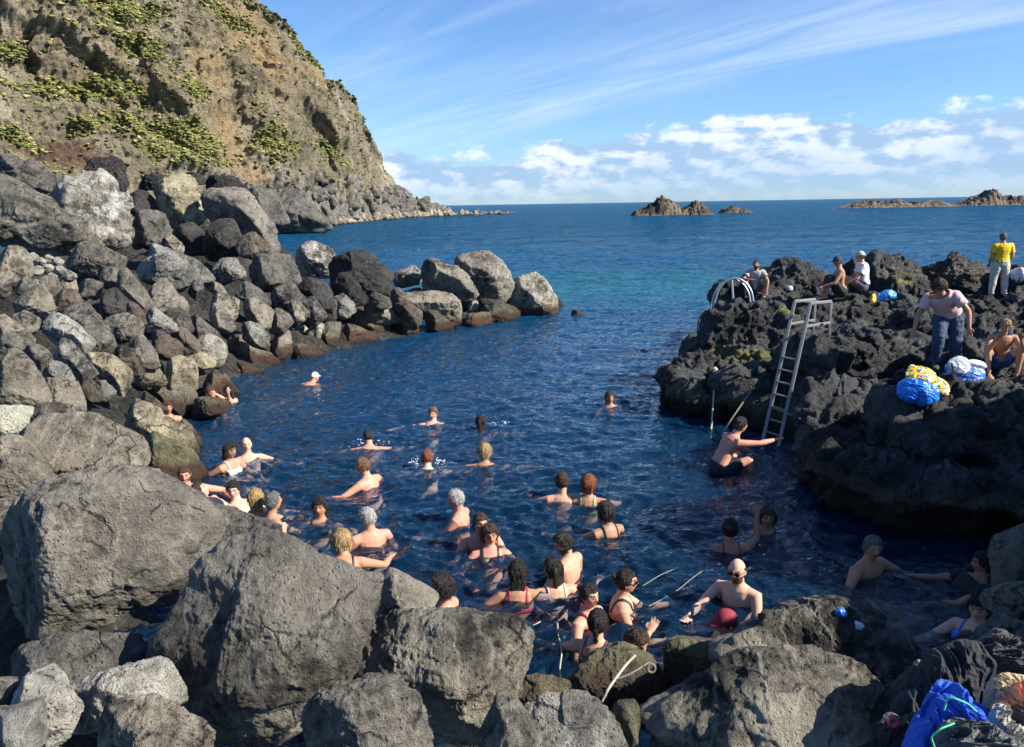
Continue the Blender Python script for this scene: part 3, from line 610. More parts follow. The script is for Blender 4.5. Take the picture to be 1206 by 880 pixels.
# ---- core of the breakwater behind the named boulders
rgc = np.random.default_rng(12)
for k in range(26):
    u = k/25; px = 372+u*250+rgc.uniform(-6, 6); py = np.interp(px, [372, 450, 520, 600, 625], [352, 362, 362, 352, 358])+rgc.uniform(-10, 7); dd_ = dz(px, np.interp(px, [372, 450, 560, 625], [404, 388, 380, 372]), 0)+rgc.uniform(.9, 2.2); r_ = rgc.uniform(11, 17)
    boulder('B' if k % 2 else 'D', dd_, [(px+r_*1.15*math.cos(a)*rgc.uniform(.85, 1.15), py+r_*.9*math.sin(a)*rgc.uniform(.85, 1.15)) for a in np.linspace(.2, 5.6, 8)], 'dark rock packed in the core of the breakwater behind the larger boulders', seed=700+k, group='dark core rocks of the breakwater')
# ---- ground under the boulders
C_ = np.array([c for c, s, v in ROCKS]); S_ = np.array([s for c, s, v in ROCKS])
def ground_z(x, y):
    z = np.full(len(x), -1.6); wsum = np.full(len(x), .30)
    z = z*.30
    for c, s in zip(C_, S_):
        if c[0] > 3.2 and c[1] > 5: continue
        d2 = (x-c[0])**2+(y-c[1])**2; k = max(.35, s*.75); ww = np.exp(-d2/(2*k*k))
        z += ww*(c[2]-s*.85); wsum += ww
    return z/wsum
gx, gy = np.meshgrid(np.arange(-34, 6, .16), np.arange(1.5, 52, .16), indexing='ij'); sh = gx.shape; gx = gx.ravel(); gy = gy.ravel()
gz = ground_z(gx, gy)
q = np.stack([gx, gy, gx*0], 1)
gz = gz+.22*fbm(q*1.1, 4, ridged=True)+.10*fbm(q*3.1, 3, ridged=True)
I = np.arange(gx.size).reshape(sh)
gm = mesh_np('rubble_ground', np.stack([gx, gy, gz], 1), np.stack([I[:-1, :-1], I[1:, :-1], I[1:, 1:], I[:-1, 1:]], -1).reshape(-1, 4), rock_mat('rubble', (.012, .012, .012), (.045, .043, .04), wet=False))
tag(obj('rubble_ground', gm), 'dark broken ground under the boulders', kind='structure')
# ---------------------------------------------------------------- the lava outcrop on the right
LV, LF = [], []
def addm(V, Fc):
    b = sum(len(v) for v in LV); LV.append(np.asarray(V)); LF.extend([tuple(int(i)+b for i in f) for f in Fc])
def lump_(d, poly, th=1., seed=1, fronts=None, pn=18, rough=1.):
    V, Fc, c, s = rock_geo(px_poly(poly), d, seed, 5, fronts=fronts, thick=th, rough=rough, pn=pn); addm(V, Fc)
def prism(pts, z0, z1):
    n = len(pts); V = [(x, y, z0) for x, y in pts]+[(x, y, z1) for x, y in pts]
    addm(V, [tuple(range(n-1, -1, -1)), tuple(range(n, 2*n))]+[(i, (i+1) % n, (i+1) % n+n, i+n) for i in range(n)])
fp = [Pz(px, py, 0)[:2] for px, py in [(795, 468), (815, 490), (850, 512), (900, 540), (932, 572), (950, 612), (1000, 636), (1100, 652), (1240, 662)]]
back = [(13, 8.2), (19, 14), (19, 25.5), (13, 26.5), (8, 25), (5.6, 22.5), (4.3, 18.)]
fp = [(x+.45, y+.55) for x, y in fp]
prism([tuple(a) for a in fp]+back, -2.2, .75)
prism([(6.3, 12.8), (7.5, 10.6), (9.5, 9.7), (19, 9.3), (19, 25), (12, 25.5), (8, 23.5), (6.2, 19), (5.3, 15)], -2, 1.02)
lump_(15.0, '788,446 800,427 825,416 850,424 885,430 905,440 910,540 880,540 840,512 800,488 789,466', 1.4, 11, fronts=[(-.4, .5, .8, .7), (.2, -.1, 1, .8)])
lump_(16.2, '828,375 843,360 870,350 905,350 925,362 932,400 925,445 880,440 840,430 820,414 824,390', 1.3, 12, fronts=[(-.1, .7, .8, .62), (.3, .2, 1, .85), (-.6, .1, .8, .7)])
lump_(19.6, '843,355 853,335 880,322 920,332 962,345 962,385 900,388 848,374', 1.6, 13)
lump_(22.0, '896,330 912,312 930,301 948,310 967,330 962,356 905,358', 1.1, 14)
lump_(23.0, '955,345 962,325 990,317 1020,308 1050,299 1070,302 1090,308 1110,345 1020,360', 1., 15)
lump_(23.0, '1080,310 1120,300 1150,311 1170,330 1170,358 1090,358', 1., 16)
lump_(21.0, '1160,322 1178,316 1225,316 1240,372 1150,368', 1.2, 17)
lump_(18.6, '945,360 960,350 1000,346 1060,350 1090,362 1085,400 1000,412 948,400', 1.5, 18, fronts=[(0, .85, .5, .5), (0, .2, 1, .9)])
lump_(17.2, '1060,362 1120,352 1180,352 1240,356 1240,408 1100,410 1058,398', 1.5, 19, fronts=[(0, .85, .5, .45), (0, .2, 1, .9)])
lump_(14.2, '930,410 960,398 1000,388 1040,386 1085,398 1092,460 1040,485 960,470 930,445', 1.2, 20, fronts=[(-.2, .8, .6, .6), (.4, .5, .8, .7), (0, -.2, 1, .9)])
lump_(13.4, '1070,405 1110,396 1160,394 1240,405 1245,475 1160,480 1085,470', 1.2, 21, fronts=[(0, .9, .5, .5), (.2, .2, 1, .9)])
lump_(12.0, '918,452 936,442 962,450 1000,458 1045,462 1062,500 1062,640 980,645 945,610 925,570 912,520', .9, 22, fronts=[(-.65, -.50, 1, .70), (.0, -.35, 1, .80)])
lump_(10.3, '1035,478 1060,464 1100,452 1135,452 1160,462 1170,520 1160,690 1100,695 1060,665 1042,560', .9, 23, fronts=[(-.6, -.5, 1, .72), (.0, -.4, 1, .8)])
lump_(10.1, '1140,462 1170,452 1240,448 1260,670 1180,690 1150,600', 1., 24, fronts=[(-.5, -.45, 1, .8)])
lump_(9.2, '1165,540 1185,505 1240,490 1260,650 1190,660 1165,620', .9, 25, fronts=[(-.5, -.4, 1, .7)])
lump_(14.4, '915,440 940,402 965,410 972,545 945,548 925,520', 1.0, 26)
lump_(12.2, '965,482 985,480 1045,500 1040,530 970,510', .8, 27)
lump_(13.5, '940,402 962,398 992,402 1004,424 975,446 942,436', 1.0, 28, fronts=[(0, .9, .5, .6)])
tmp = bpy.data.objects.new('tmp', mesh_np('tmp', np.vstack(LV), LF)); col.objects.link(tmp)
rm = tmp.modifiers.new('r', 'REMESH'); rm.mode = 'VOXEL'; rm.voxel_size = .05
sm_ = tmp.modifiers.new('s', 'SMOOTH'); sm_.iterations = 4; sm_.factor = .5
me = evalmods(tmp); bpy.data.objects.remove(tmp)
V = getV(me)
keep = V[:, 2] > -1.0
def lava_disp(V, N, amp=1.):
    a = fbm(V*np.array([.9, .9, 1.2])+3, 3, ridged=True); b = fbm(V*2.6+11, 4, 2.2, .55, ridged=True); c = fbm(V*9+5, 4, 2.1, .6, ridged=True)
    wq = V+.18*np.stack([vnoise(V*2+1), vnoise(V*2+7), vnoise(V*2+13)], 1)
    def cell(p): i = np.floor(p).astype(np.int64) & 63; return _LAT[i[:, 0], i[:, 1], i[:, 2]]
    blk = cell(wq*np.array([1.7, 1.7, 2.3])+5)*.085+cell(wq*4.1+11)*.045
    d = vnoise(V*1.4+30); led = np.tanh(vnoise(V*3.3+8)*7)
    return V+N*((a*.15+b*.10+c*.045+d*.08+led*.045+blk)*amp)[:, None]
V = lava_disp(V, normals(me))
# a gully worn behind the ladder
ga, gb_ = Pz(896, 530, -.10)[:2]+np.array([.1, -.2]), np.array(P(936, 355, 13.35))[:2]+np.array([.1, -.2])
zt = np.clip((V[:, 2]+.1)/2.2, -.3, 1); ln_ = ga[None]+(gb_-ga)[None]*zt[:, None]; pd = np.array([.89, .45])
rel = (V[:, :2]-ln_) @ pd; lat = (V[:, :2]-ln_) @ np.array([-.45, .89]); kk = np.clip(1.6-np.abs(lat)/.75, 0, 1)*(rel > -3.)
V[:, :2] += pd[None]*(np.clip(.42-rel, 0, 3)*kk)[:, None]*(V[:, 2] < 1.75)[:, None]
setV(me, V)
# fine pass: subdivide the part near the lens
o_ = bpy.data.objects.new('tmp', me); col.objects.link(o_)
sb = o_.modifiers.new('s', 'SUBSURF'); sb.subdivision_type = 'SIMPLE'; sb.levels = 1
me2 = evalmods(o_); bpy.data.objects.remove(o_)
V = getV(me2); N = normals(me2)
V = V+N*(.030*fbm(V*15+7, 4, 2.2, .65, ridged=True))[:, None]
V[:, 2] -= .13*np.clip((V[:, 2]+.3)/1., 0, 1)
setV(me2, V); me2.materials.clear(); me2.materials.append(rock_mat('lava_outcrop_rock', (.0110, .0120, .0135), (.060, .065, .073), pits=.8, spot=.30, spots=(.17, .18, .19), bumpk=1.4, moss=.0, rust=(.022, .015, .010), glossy=.6, paint=True))
D_ = V-CAM; cz_ = -(D_ @ CB); ox_ = (D_ @ CR)/cz_*F+603; oy_ = 440-(D_ @ CU)/cz_*F; on_ = fbm(V*2.1+2, 4)
def oblob(px, py, rx, ry): return np.clip(1.5*(1.1-np.sqrt(((ox_-px)/rx)**2+((oy_-py)/ry)**2)+.9*on_), 0, 1)*(V[:, 1] > 9)
gm_ = np.zeros(len(V)); bm_ = np.zeros(len(V))
for q in ((882, 418, 30, 9), (852, 412, 14, 6), (925, 366, 16, 5), (1005, 336, 34, 5), (1060, 330, 26, 5)): gm_ = np.maximum(gm_, oblob(*q))
for q in ((860, 412, 40, 14), (1040, 322, 70, 12), (1120, 320, 40, 12), (1000, 330, 40, 8)): bm_ = np.maximum(bm_, oblob(*q))
set_col(me2, np.stack([gm_, bm_, bm_*0], 1))
me2.polygons.foreach_set('use_smooth', np.ones(len(me2.polygons), dtype=bool)); me2.name = 'lava_outcrop'
OUT = obj('lava_outcrop', me2)
tag(OUT, 'black lava outcrop rising from the water on the right, bathers sitting on it', 'rock outcrop')
print('outcrop verts', len(V))
me2.calc_loop_triangles()
tt = np.empty(len(me2.loop_triangles)*3, dtype=np.int32); me2.loop_triangles.foreach_get('vertices', tt)
BV = BVHTree.FromPolygons([tuple(v) for v in V], [tuple(x) for x in tt.reshape(-1, 3).tolist()])
def hit(px, py):
    r = ray(px, py); r = r/np.linalg.norm(r); h = BV.ray_cast(Vector(CAM), Vector(r)); return np.array(h[0]) if h[0] else None
def down(x, y, z=6): 
    h = BV.ray_cast(Vector((x, y, z)), Vector((0, 0, -1))); return h[0].z if h[0] else 0.
# ---------------------------------------------------------------- the big cliff across the bay
# foot of the cliff as pixel column -> distance; skyline as pixel column -> pixel row
FX = np.array([-520, -260, 0, 120, 240, 340, 400, 440, 470, 486]); FD = np.array([48, 62, 90, 108, 126, 150, 185, 225, 265, 285])
SKX = np.array([-520, -200, 0, 135, 258, 280, 296, 322, 349, 382, 399, 421, 434, 449, 459, 470, 486]); 
SKY_ = np.array([-420, -300, -200, -95, -8, 3, 14, 33, 55, 88, 112, 144, 172, 190, 212, 226, 232])
nu, nv = 900, 420
U = np.linspace(-520, 486, nu); DD = np.interp(U, FX, FD); TOP = np.interp(U, SKX, SKY_)
base = np.array([P(u, 243, d) for u, d in zip(U, DD)]); base[:, 2] = -1
# where the slope leans back: recession grows with height
HT = np.array([(245-tp)/F*(d*1.18) for tp, d in zip(TOP, DD)])+3.0
rec = HT*.62
inw = base[:, :2]/np.linalg.norm(base[:, :2], axis=1)[:, None]
T_ = np.linspace(0, 1, nv)
prof = T_**1.25
Vc = np.zeros((nu, nv, 3)); Vc[..., 0] = base[:, 0, None]+inw[:, 0, None]*rec[:, None]*prof[None]; Vc[..., 1] = base[:, 1, None]+inw[:, 1, None]*rec[:, None]*prof[None]
Vc[..., 2] = -1+(HT[:, None]+1)*T_[None]
# roll over the top and behind
extra = 40
Tb = np.linspace(0, 1, extra)[1:]
back_ = np.zeros((nu, extra-1, 3)); back_[..., 0] = Vc[:, -1, None, 0]+inw[:, 0, None]*60*Tb[None]; back_[..., 1] = Vc[:, -1, None, 1]+inw[:, 1, None]*60*Tb[None]; back_[..., 2] = Vc[:, -1, None, 2]-Tb[None]**2*HT[:, None]*.9
Vc = np.concatenate([Vc, back_], 1); sh = Vc.shape[:2]; V = Vc.reshape(-1, 3).copy(); Vo = V.copy()
I = np.arange(len(V)).reshape(sh)
Fq = np.stack([I[:-1, :-1], I[1:, :-1], I[1:, 1:], I[:-1, 1:]], -1).reshape(-1, 4)
dirn = np.stack([-Vo[:, 0]/np.hypot(Vo[:, 0], Vo[:, 1])*.85+.25, -Vo[:, 1]/np.hypot(Vo[:, 0], Vo[:, 1])*.85, np.full(len(V), .35)], 1)
edge = np.clip((Vo[:, 2]+1)/6, 0, 1)
hrel = np.repeat(1-np.clip((np.arange(sh[1])-nv)/8, 0, 1)[None], sh[0], 0).ravel()
rg_ = np.minimum(1, np.interp(np.repeat(U, sh[1]), [-520, 400, 486], [1, 1, .45]))
g1 = fbm(V*np.array([.035, .035, .018])+1, 4, ridged=True); g2 = fbm(V*np.array([.12, .12, .10])+4, 4, 2.1, .55)*1.2-.25*np.abs(fbm(V*np.array([.25, .25, .06])+44, 2)); g3 = fbm(V*np.array([.42, .42, .5])+8, 4, 2.1, .6, ridged=True)
bandz = V[:, 2]+fbm(V*.03+20, 3)*14+V[:, 0]*.10
strat = np.tanh(3*np.sin(bandz*.42))+.5*np.tanh(3*np.sin(bandz*1.1+2))
strat *= .5+.5*np.clip(vnoise(V*.05+40)+.6, 0, 1)
wq = V+3.5*np.stack([vnoise(V*.09+1), vnoise(V*.09+7), vnoise(V*.09+13)], 1)
def cell(p): i = np.floor(p).astype(np.int64) & 63; return _LAT[i[:, 0], i[:, 1], i[:, 2]]
blk = cell(wq*np.array([.22, .22, .16])+5)*.9+cell(wq*np.array([.5, .5, .62])+11)*.55
blk *= np.clip(.4+2.2*vnoise(V*.04+90), 0, 1.2)
disp = (blk+g1*4.6+g2*2.8+g3*.9+strat*2.0)*edge*rg_*np.clip(hrel, .25, 1)
V = V+dirn*disp[:, None]
me = mesh_np('sea_cliff', V, Fq)
N = normals(me); sgn = 1 if (N @ np.array([0, -1, .3])).mean() > 0 else -1; N *= sgn
# what grows where: ledges and scree carry grass, steep faces stay bare
pl = (V[:, 2]+12*fbm(V*.03+50, 3))
up = np.clip((N[:, 2]-.30)/.35, 0, 1)
nz = fbm(V*np.array([.10, .10, .14])+60, 5, 2.1, .6); nz2 = fbm(V*.035+70, 4)
veg = np.clip((up*.8+nz*1.5+nz2*1.3-.10)*1.8, 0, 1)
# the green tongues one sees: (px, py, rx, ry)
D_ = Vo-CAM; cz = -(D_ @ CB); cx = (D_ @ CR)/cz*F+603; cy = 440-(D_ @ CU)/cz*F
def blob(px, py, rx, ry, rot=0):
    a = math.radians(rot); dx = cx-px; dy = cy-py; u = (dx*math.cos(a)+dy*math.sin(a))/rx; v = (-dx*math.sin(a)+dy*math.cos(a))/ry
    return np.clip(1.35-np.sqrt(u*u+v*v)+.55*nz, 0, 1)
gb = np.zeros(len(V))
for b in [(90, 108, 75, 13, 4), (150, 65, 55, 8, 28), (195, 162, 70, 16, 8), (225, 188, 55, 14, 6), (318, 178, 26, 18, 30), (385, 185, 28, 12, 35), (225, 112, 20, 14, 10), (250, 15, 60, 10, 25), (130, 20, 50, 12, 10), (20, 165, 28, 8, 15), (355, 55, 40, 9, 42), (100, 155, 18, 9, 0), (10, 60, 30, 10, 0), (418, 90, 8, 25, -25)]:
    gb = np.maximum(gb, blob(*b))
ob = np.zeros(len(V))
for b in [(300, 60, 22, 75, -32), (268, 150, 16, 50, -20), (240, 95, 20, 40, -20), (340, 30, 50, 8, 38), (370, 90, 50, 6, 20), (285, 205, 30, 12, 20)]:
    ob = np.maximum(ob, blob(*b))
rb = np.zeros(len(V))
for b in [(60, 178, 60, 14, 8), (110, 196, 40, 9, 10)]: rb = np.maximum(rb, blob(*b))
veg = np.clip(veg*.30+gb*1.15-ob*.5, 0, 1)
C = np.stack([veg, np.clip(ob+.25*np.clip(nz2+.1, 0, 1), 0, 1), rb], 1)
set_col(me, C)
t = NT('cliff_rock'); at = t.n('Attribute', attribute_name='Col'); sp = t.n('SeparateColor'); t.l(at.outputs['Color'], sp.inputs[0]); pos = t.n('NewGeometry').outputs['Position']
mp = t.n('Mapping'); mp.inputs['Scale'].default_value = (1, 1, .8); t.l(pos, mp.inputs[0]); q = mp.outputs[0]
n1 = t.noise(q, .12, 9, .68, .4); n2 = t.noise(q, .9, 9, .72); n3 = t.noise(q, 3.5, 6, .7); n0 = t.noise(pos, .035, 5, .6)
c = t.mix(t.ramp(n1, (.36, 0.), (.62, 1.)), (.18, .16, .12), (.72, .63, .46))
c = t.mix(t.ramp(n2, (.40, 1.), (.50, 0.)), c, (.035, .031, .027))
c = t.mix(t.math('MULTIPLY', t.ramp(n2, (.55, 0.), (.68, 1.)), .55), c, (.36, .31, .235))
c = t.mix(t.math('MULTIPLY', t.ramp(n0, (.42, 0.), (.62, 1.)), .55), c, t.mix(n2, (.10, .085, .04), (.36, .28, .14)))
lz = t.n('Mapping'); lz.inputs['Scale'].default_value = (.05, .05, .62); lz.inputs['Rotation'].default_value = (.08, -.10, 0); t.l(pos, lz.inputs[0]); ly = t.noise(lz.outputs[0], 1., 7, .68, .9)
c = t.mix(t.math('MULTIPLY', t.ramp(ly, (.36, 1.), (.47, 0.)), .62), c, (.055, .05, .046)); c = t.mix(t.math('MULTIPLY', t.ramp(ly, (.55, 0.), (.66, 1.)), .40), c, (.46, .42, .36))
oc = t.mix(n2, (.20, .13, .065), (.74, .54, .29)); c = t.mix(t.math('MULTIPLY', sp.outputs[1], t.ramp(n2, (.35, .35), (.55, 1.))), c, oc)
c = t.mix(t.math('MULTIPLY', sp.outputs[2], .8), c, t.mix(n2, (.07, .032, .022), (.26, .125, .085)))
gr = t.mix(t.ramp(n3, (.35, 0.), (.62, 1.)), (.05, .070, .016), (.34, .35, .10)); gr = t.mix(t.ramp(n1, (.45, 0.), (.6, .55)), gr, (.34, .29, .11))
c = t.mix(t.math('MULTIPLY', t.ramp(t.math('ADD', sp.outputs[0], t.math('MULTIPLY', t.math('SUBTRACT', n2, .5), 1.3)), (.30, 0.), (.70, 1.)), t.ramp(n3, (.30, .35), (.5, 1.))), c, gr)
cv_ = t.ramp(t.noise(q, .30, 8, .7, .6), (.30, 1.), (.39, 0.)); c = t.mix(t.math('MULTIPLY', cv_, t.math('SUBTRACT', .8, t.math('MULTIPLY', sp.outputs[0], .7))), c, (.022, .020, .019))
h = t.math('ADD', t.math('MULTIPLY', n2, 1.), t.math('MULTIPLY', n3, .5)); h = t.math('SUBTRACT', h, t.math('MULTIPLY', cv_, .5))
t.bsdf(Base_Color=c, Roughness=.95, Normal=t.bump(h, 1., 2.2)); me.materials.append(t.m)
tag(obj('sea_cliff', me), 'huge layered brown sea cliff with green ledges filling the upper left', 'cliff')
# scrub on the ledges and along the skyline
rgs = np.random.default_rng(21); Nc = normals(me)*sgn
vis = (cx > -40) & (cx < 480) & (cy > -40) & (cy < 235)
wv_ = (np.clip(veg-.25, 0, 1)+.02)*vis*np.clip((hrel > .9)*1., 0, 1); wv_ /= wv_.sum()
pick = rgs.choice(len(V), 6500, p=wv_)
top_i = np.arange(nu)*sh[1]+nv-1; top_i = top_i[(cx[top_i] > 150) & (cx[top_i] < 425)]; pick2 = rgs.choice(top_i, 500)+rgs.integers(-10, 4, 500)
D2, F2 = ico(2); F2 = np.array(F2); SV, SF, SC = [], [], []
for k, i in enumerate(np.concatenate([pick, pick2])):
    s_ = rgs.uniform(.10, .34)*(1.15 if k >= 6500 else 1); q_ = D2*s_*np.array([1.2, 1.2, .55])*(1+.5*rgs.normal(size=(len(D2), 1)))
    SV.append(q_+V[i]+Nc[i]*s_*.25); SF.append(F2+k*len(D2)); b_ = rgs.uniform(.45, 1.25); dk = rgs.random() < (.7 if k >= 6500 else .18)
    SC.append(np.tile(np.array([.045, .060, .016] if dk else [.17, .185, .045] if rgs.random() < .55 else [.27, .235, .10])*b_, (len(D2), 1)))
sm = mesh_np('cliff_scrub', np.vstack(SV), np.vstack(SF), None, smooth=False); set_col(sm, np.vstack(SC))
ts = NT('scrub'); ts.bsdf(Base_Color=ts.n('Attribute', attribute_name='Col').outputs['Color'], Roughness=.9); sm.materials.append(ts.m)
tag(obj('cliff_scrub', sm), 'green and straw-coloured scrub growing on the ledges and skyline of the cliff', kind='stuff')
# heap of boulders along its foot and the low spit running out from it
rng = np.random.default_rng(5)
protos = []
for k in range(7):
    poly = [(603+30*math.cos(a)*(1+.25*rng.normal()), 440+24*math.sin(a)*(1+.2*rng.normal())) for a in np.linspace(0, 2*PI, 8)[:-1]]
    Vr, Fr, cr, sr = rock_geo(poly, 20, 900+k, 4, rough=1.6); 
    for nm, mt in (('dark', 'B'), ('pale', 'W')): protos.append(((nm), mesh_np('shore_boulder', (Vr-cr)/sr, Fr, RM['D' if nm == 'dark' else 'T'] if nm == 'dark' else RM['T'])))
dark = [m for n_, m in protos if n_ == 'dark']; pale = [m for n_, m in protos if n_ == 'pale']
def place(ms, px, d, z, s, label, group, flat=.8):
    p = P(px, 243, d); o = obj('shore_boulder', ms[rng.integers(len(ms))]); o.location = (p[0], p[1], z)
    o.rotation_euler = tuple(rng.uniform(-.6, 3, 3)); o.scale = (s, s*rng.uniform(.8, 1.2), s*rng.uniform(.7, 1.1)); tag(o, label, 'boulder', group)
FX2 = np.append(FX, [520, 560, 604]); FD2 = np.append(FD, [300, 330, 350])
for i in range(150):
    px = rng.uniform(318, 522)**1.0; d0 = np.interp(px, FX2, FD2); k = rng.random()**.8
    hmax = np.interp(px, [318, 400, 470, 522], [9, 12, 9, 1.5]); 
    z = k*hmax; d = d0-8*(1-k)*d0/200; s = rng.uniform(1.2, 3.4)*d0/220
    place(dark, px, d, z, s, 'dark boulder in the tumbled heap at the foot of the far cliff', 'dark boulders heaped at the foot of the far cliff')
for i in range(70):
    px = rng.uniform(370, 530); d0 = np.interp(px, FX2, FD2)*.955; s = rng.uniform(1.4, 3.2)*d0/240
    place(pale, px, d0-rng.uniform(0, 5), rng.uniform(-.2, 1.0), s, 'pale tide-bleached boulder along the far waterline', 'pale boulders along the far waterline')
for i in range(45):
    px = rng.uniform(520, 602); d0 = np.interp(px, FX2, FD2)*.955; s = rng.uniform(1.2, 2.6)*d0/240*np.interp(px, [520, 602], [1, .6])
    place(pale if rng.random() < .6 else dark, px, d0-rng.uniform(0, 6), rng.uniform(-.4, .6), s, 'low rock of the thin spit running out from the far cliff', 'low rocks of the spit beyond the far cliff')
# small headland rock with a wave-cut pale foot
boulder('D', 118, '300,268 312,240 326,228 345,226 362,236 376,252 392,262 390,272 350,275 318,276', 'dark craggy headland with a pale wave-cut foot at the base of the cliff', rough=2., lump=.05, name='headland', cat='headland', sub=6)
def foot(px0, px1, z):  # rubble bench that the heap lies on
    pass
us = np.linspace(300, 606, 160); pts = []
for row, (f, zf) in enumerate([(.945, -1.5), (.955, .1), (.975, .32), (1.0, 1.), (1.06, .9), (1.1, -1)]):
    for u in us:
        d = np.interp(u, FX2, FD2)*f; hm = np.interp(u, [300, 400, 470, 522, 606], [6, 9, 7, 1.0, .2]); p = P(u, 243, d)
        pts.append((p[0], p[1], zf*hm if zf > 0 else zf))
pts = np.array(pts); pts[:, 2] += .5*vnoise(pts*.3)
I = np.arange(len(pts)).reshape(6, 160)
tag(obj('shore_ground', mesh_np('shore_ground', pts, np.stack([I[:-1, :-1], I[:-1, 1:], I[1:, 1:], I[1:, :-1]], -1).reshape(-1, 4), RM['D'])), 'dark rocky shore at the foot of the far cliff', kind='structure')
# ---- reefs out at sea
def reef(poly, d, label, seed, sub=6):
    q = px_poly(poly); q = q[:-1]; xs = np.array([a for a, b in q]); ys = np.array([b for a, b in q]); base = ys.max()
    nu_, nv_ = 260, 60; u = np.linspace(xs.min()-4, xs.max()+4, nu_); top = np.interp(u, xs, ys, left=base+1, right=base+1)
    W = (xs.max()-xs.min())/F*d; hgt = (base-top)/F*d; dep = max(4., W*.22)
    c = P(u.mean(), base, d); lx = (u-u.mean())/F*d; lv = np.linspace(-1, 1, nv_)
    X_, V_ = np.meshgrid(lx, lv*dep, indexing='ij'); Hh = np.repeat(hgt[:, None], nv_, 1)
    pp = np.stack([X_.ravel(), V_.ravel(), np.full(X_.size, seed*1.)], 1); nn = fbm(pp*.22, 5, 2.1, .6, ridged=True).reshape(X_.shape); n2 = fbm(pp*.9, 3, 2.1, .6, ridged=True).reshape(X_.shape)
    Z_ = Hh*(1-np.abs(V_/dep)**2.2)*(.62+.60*nn)+.7*n2*np.clip(Hh/2, 0, 1)-.35-1.2*np.abs(V_/dep)**4
    ex = np.minimum(1, np.minimum(u-u[0], u[-1]-u)/5)[:, None]; Z_ = Z_*ex-1.2*(1-ex)
    I = np.arange(nu_*nv_).reshape(nu_, nv_)
    o = obj('reef', mesh_np('reef', np.stack([X_.ravel(), V_.ravel(), Z_.ravel()], 1), np.stack([I[:-1, :-1], I[1:, :-1], I[1:, 1:], I[:-1, 1:]], -1).reshape(-1, 4), REEF)); o.location = (c[0], c[1], 0); tag(o, label, 'reef'); return o
REEF = rock_mat('reef_rock', (.045, .040, .037), (.14, .115, .09), spot=.1, bumpk=1., scale=.12, wet=True, rust=(.13, .095, .07))
REEF.node_tree.nodes['Bump'].inputs['Distance'].default_value = .5
def dr(px, py): return dz(px, py, -.2)
reef('741,254 748,246 762,241 770,238 775,233 781,234 790,238 802,243 815,236 824,237 832,244 838,252 838,256', dr(790, 254.5), 'largest jagged reef in the middle of the sea', 61)
reef('846,252 851,245 860,243 870,247 880,246 888,250 888,253', dr(866, 251.5), 'small low reef just right of the largest one', 63)
reef('984,246 1005,240 1030,236 1055,237 1080,240 1100,238 1118,243 1125,245 1050,247', dr(1050, 245), 'long flat reef on the right, left of the one with a hump', 64)
reef('1118,244 1135,238 1150,231 1162,226 1172,228 1185,233 1215,235 1215,243 1150,244', dr(1160, 242.5), 'reef with a dark hump reaching the right edge', 65)

# rock standing just outside the frame on the right; it shades the pool corner
def proj(w):
    v = np.array(w)-CAM; z = -(v @ CB); return 603+F*(v @ CR)/z, 440-F*(v @ CU)/z, z
def side_rock(c, rx, rz, label, seed):
    px, py, d = proj(c); a = np.linspace(0, 2*PI, 10)[:-1]; rg = np.random.default_rng(seed)
    poly = [(px+math.cos(t)*rx/d*F*rg.uniform(.9, 1.1), py+math.sin(t)*rz/d*F*rg.uniform(.9, 1.1)) for t in a]
    boulder('L', d, poly, label, seed=seed, sub=6, rough=1.5, thick=1.2)
side_rock((5.3, 3.9, 1.5), 1.25, 1.5, 'tall block of lava beside the clothes, its top above the pool rim', 71)
side_rock((7.3, 5.2, 1.4), 1.3, 1.7, 'second tall block of lava behind the clothes, next to the pool corner', 72)
side_rock((8.5, 6.9, 2.0), 2.0, 2.6, 'highest lava block at the back of the pool corner', 73)
# ---------------------------------------------------------------- people
def nrm(v): v = np.array(v, dtype=float); return v/np.linalg.norm(v)
def skin_mat():
    t = NT('skin'); at = t.n('Attribute', attribute_name='Col').outputs['Color']; oc = t.n('TexCoord').outputs['Object']
    n = t.noise(oc, 22, 4); c = t.mix(t.mapr(n, .35, .7, 0, .25), at, t.mix(1., at, (.78, .55, .45), 'MULTIPLY'))
    b = t.bsdf(Base_Color=c, Roughness=.52, Normal=t.bump(t.noise(oc, 60, 3), .15, .004)); b.inputs['Subsurface Weight'].default_value = .08
    b.inputs['Subsurface Radius'].default_value = (.02, .008, .004); b.inputs['Specular IOR Level'].default_value = .30
    return t.m
SKIN = skin_mat()
_cm = {}
def cloth(c, rough=.8, fold=18):
    k = (c, rough)
    if k not in _cm:
        t = NT('cloth'); oc = t.n('TexCoord').outputs['Object']; n = t.noise(oc, fold, 4)
        t.bsdf(Base_Color=t.mix(t.mapr(n, .3, .7, 0, .3), c, tuple(x*.8 for x in c)), Roughness=rough, Normal=t.bump(n, .35, .02)); _cm[k] = t.m
    return _cm[k]
def hairm(c):
    k = ('h', c)
    if k not in _cm:
        t = NT('hair'); oc = t.n('TexCoord').outputs['Object']; mp = t.n('Mapping'); mp.inputs['Scale'].default_value = (1, 1, .18); t.l(oc, mp.inputs[0]); n = t.noise(mp.outputs[0], 110, 4)
        t.bsdf(Base_Color=t.mix(t.ramp(n, (.3, 0.), (.7, 1.)), tuple(x*.55 for x in c), tuple(min(1, x*1.5) for x in c)), Roughness=.5, Normal=t.bump(n, 1., .03)); _cm[k] = t.m
    return _cm[k]
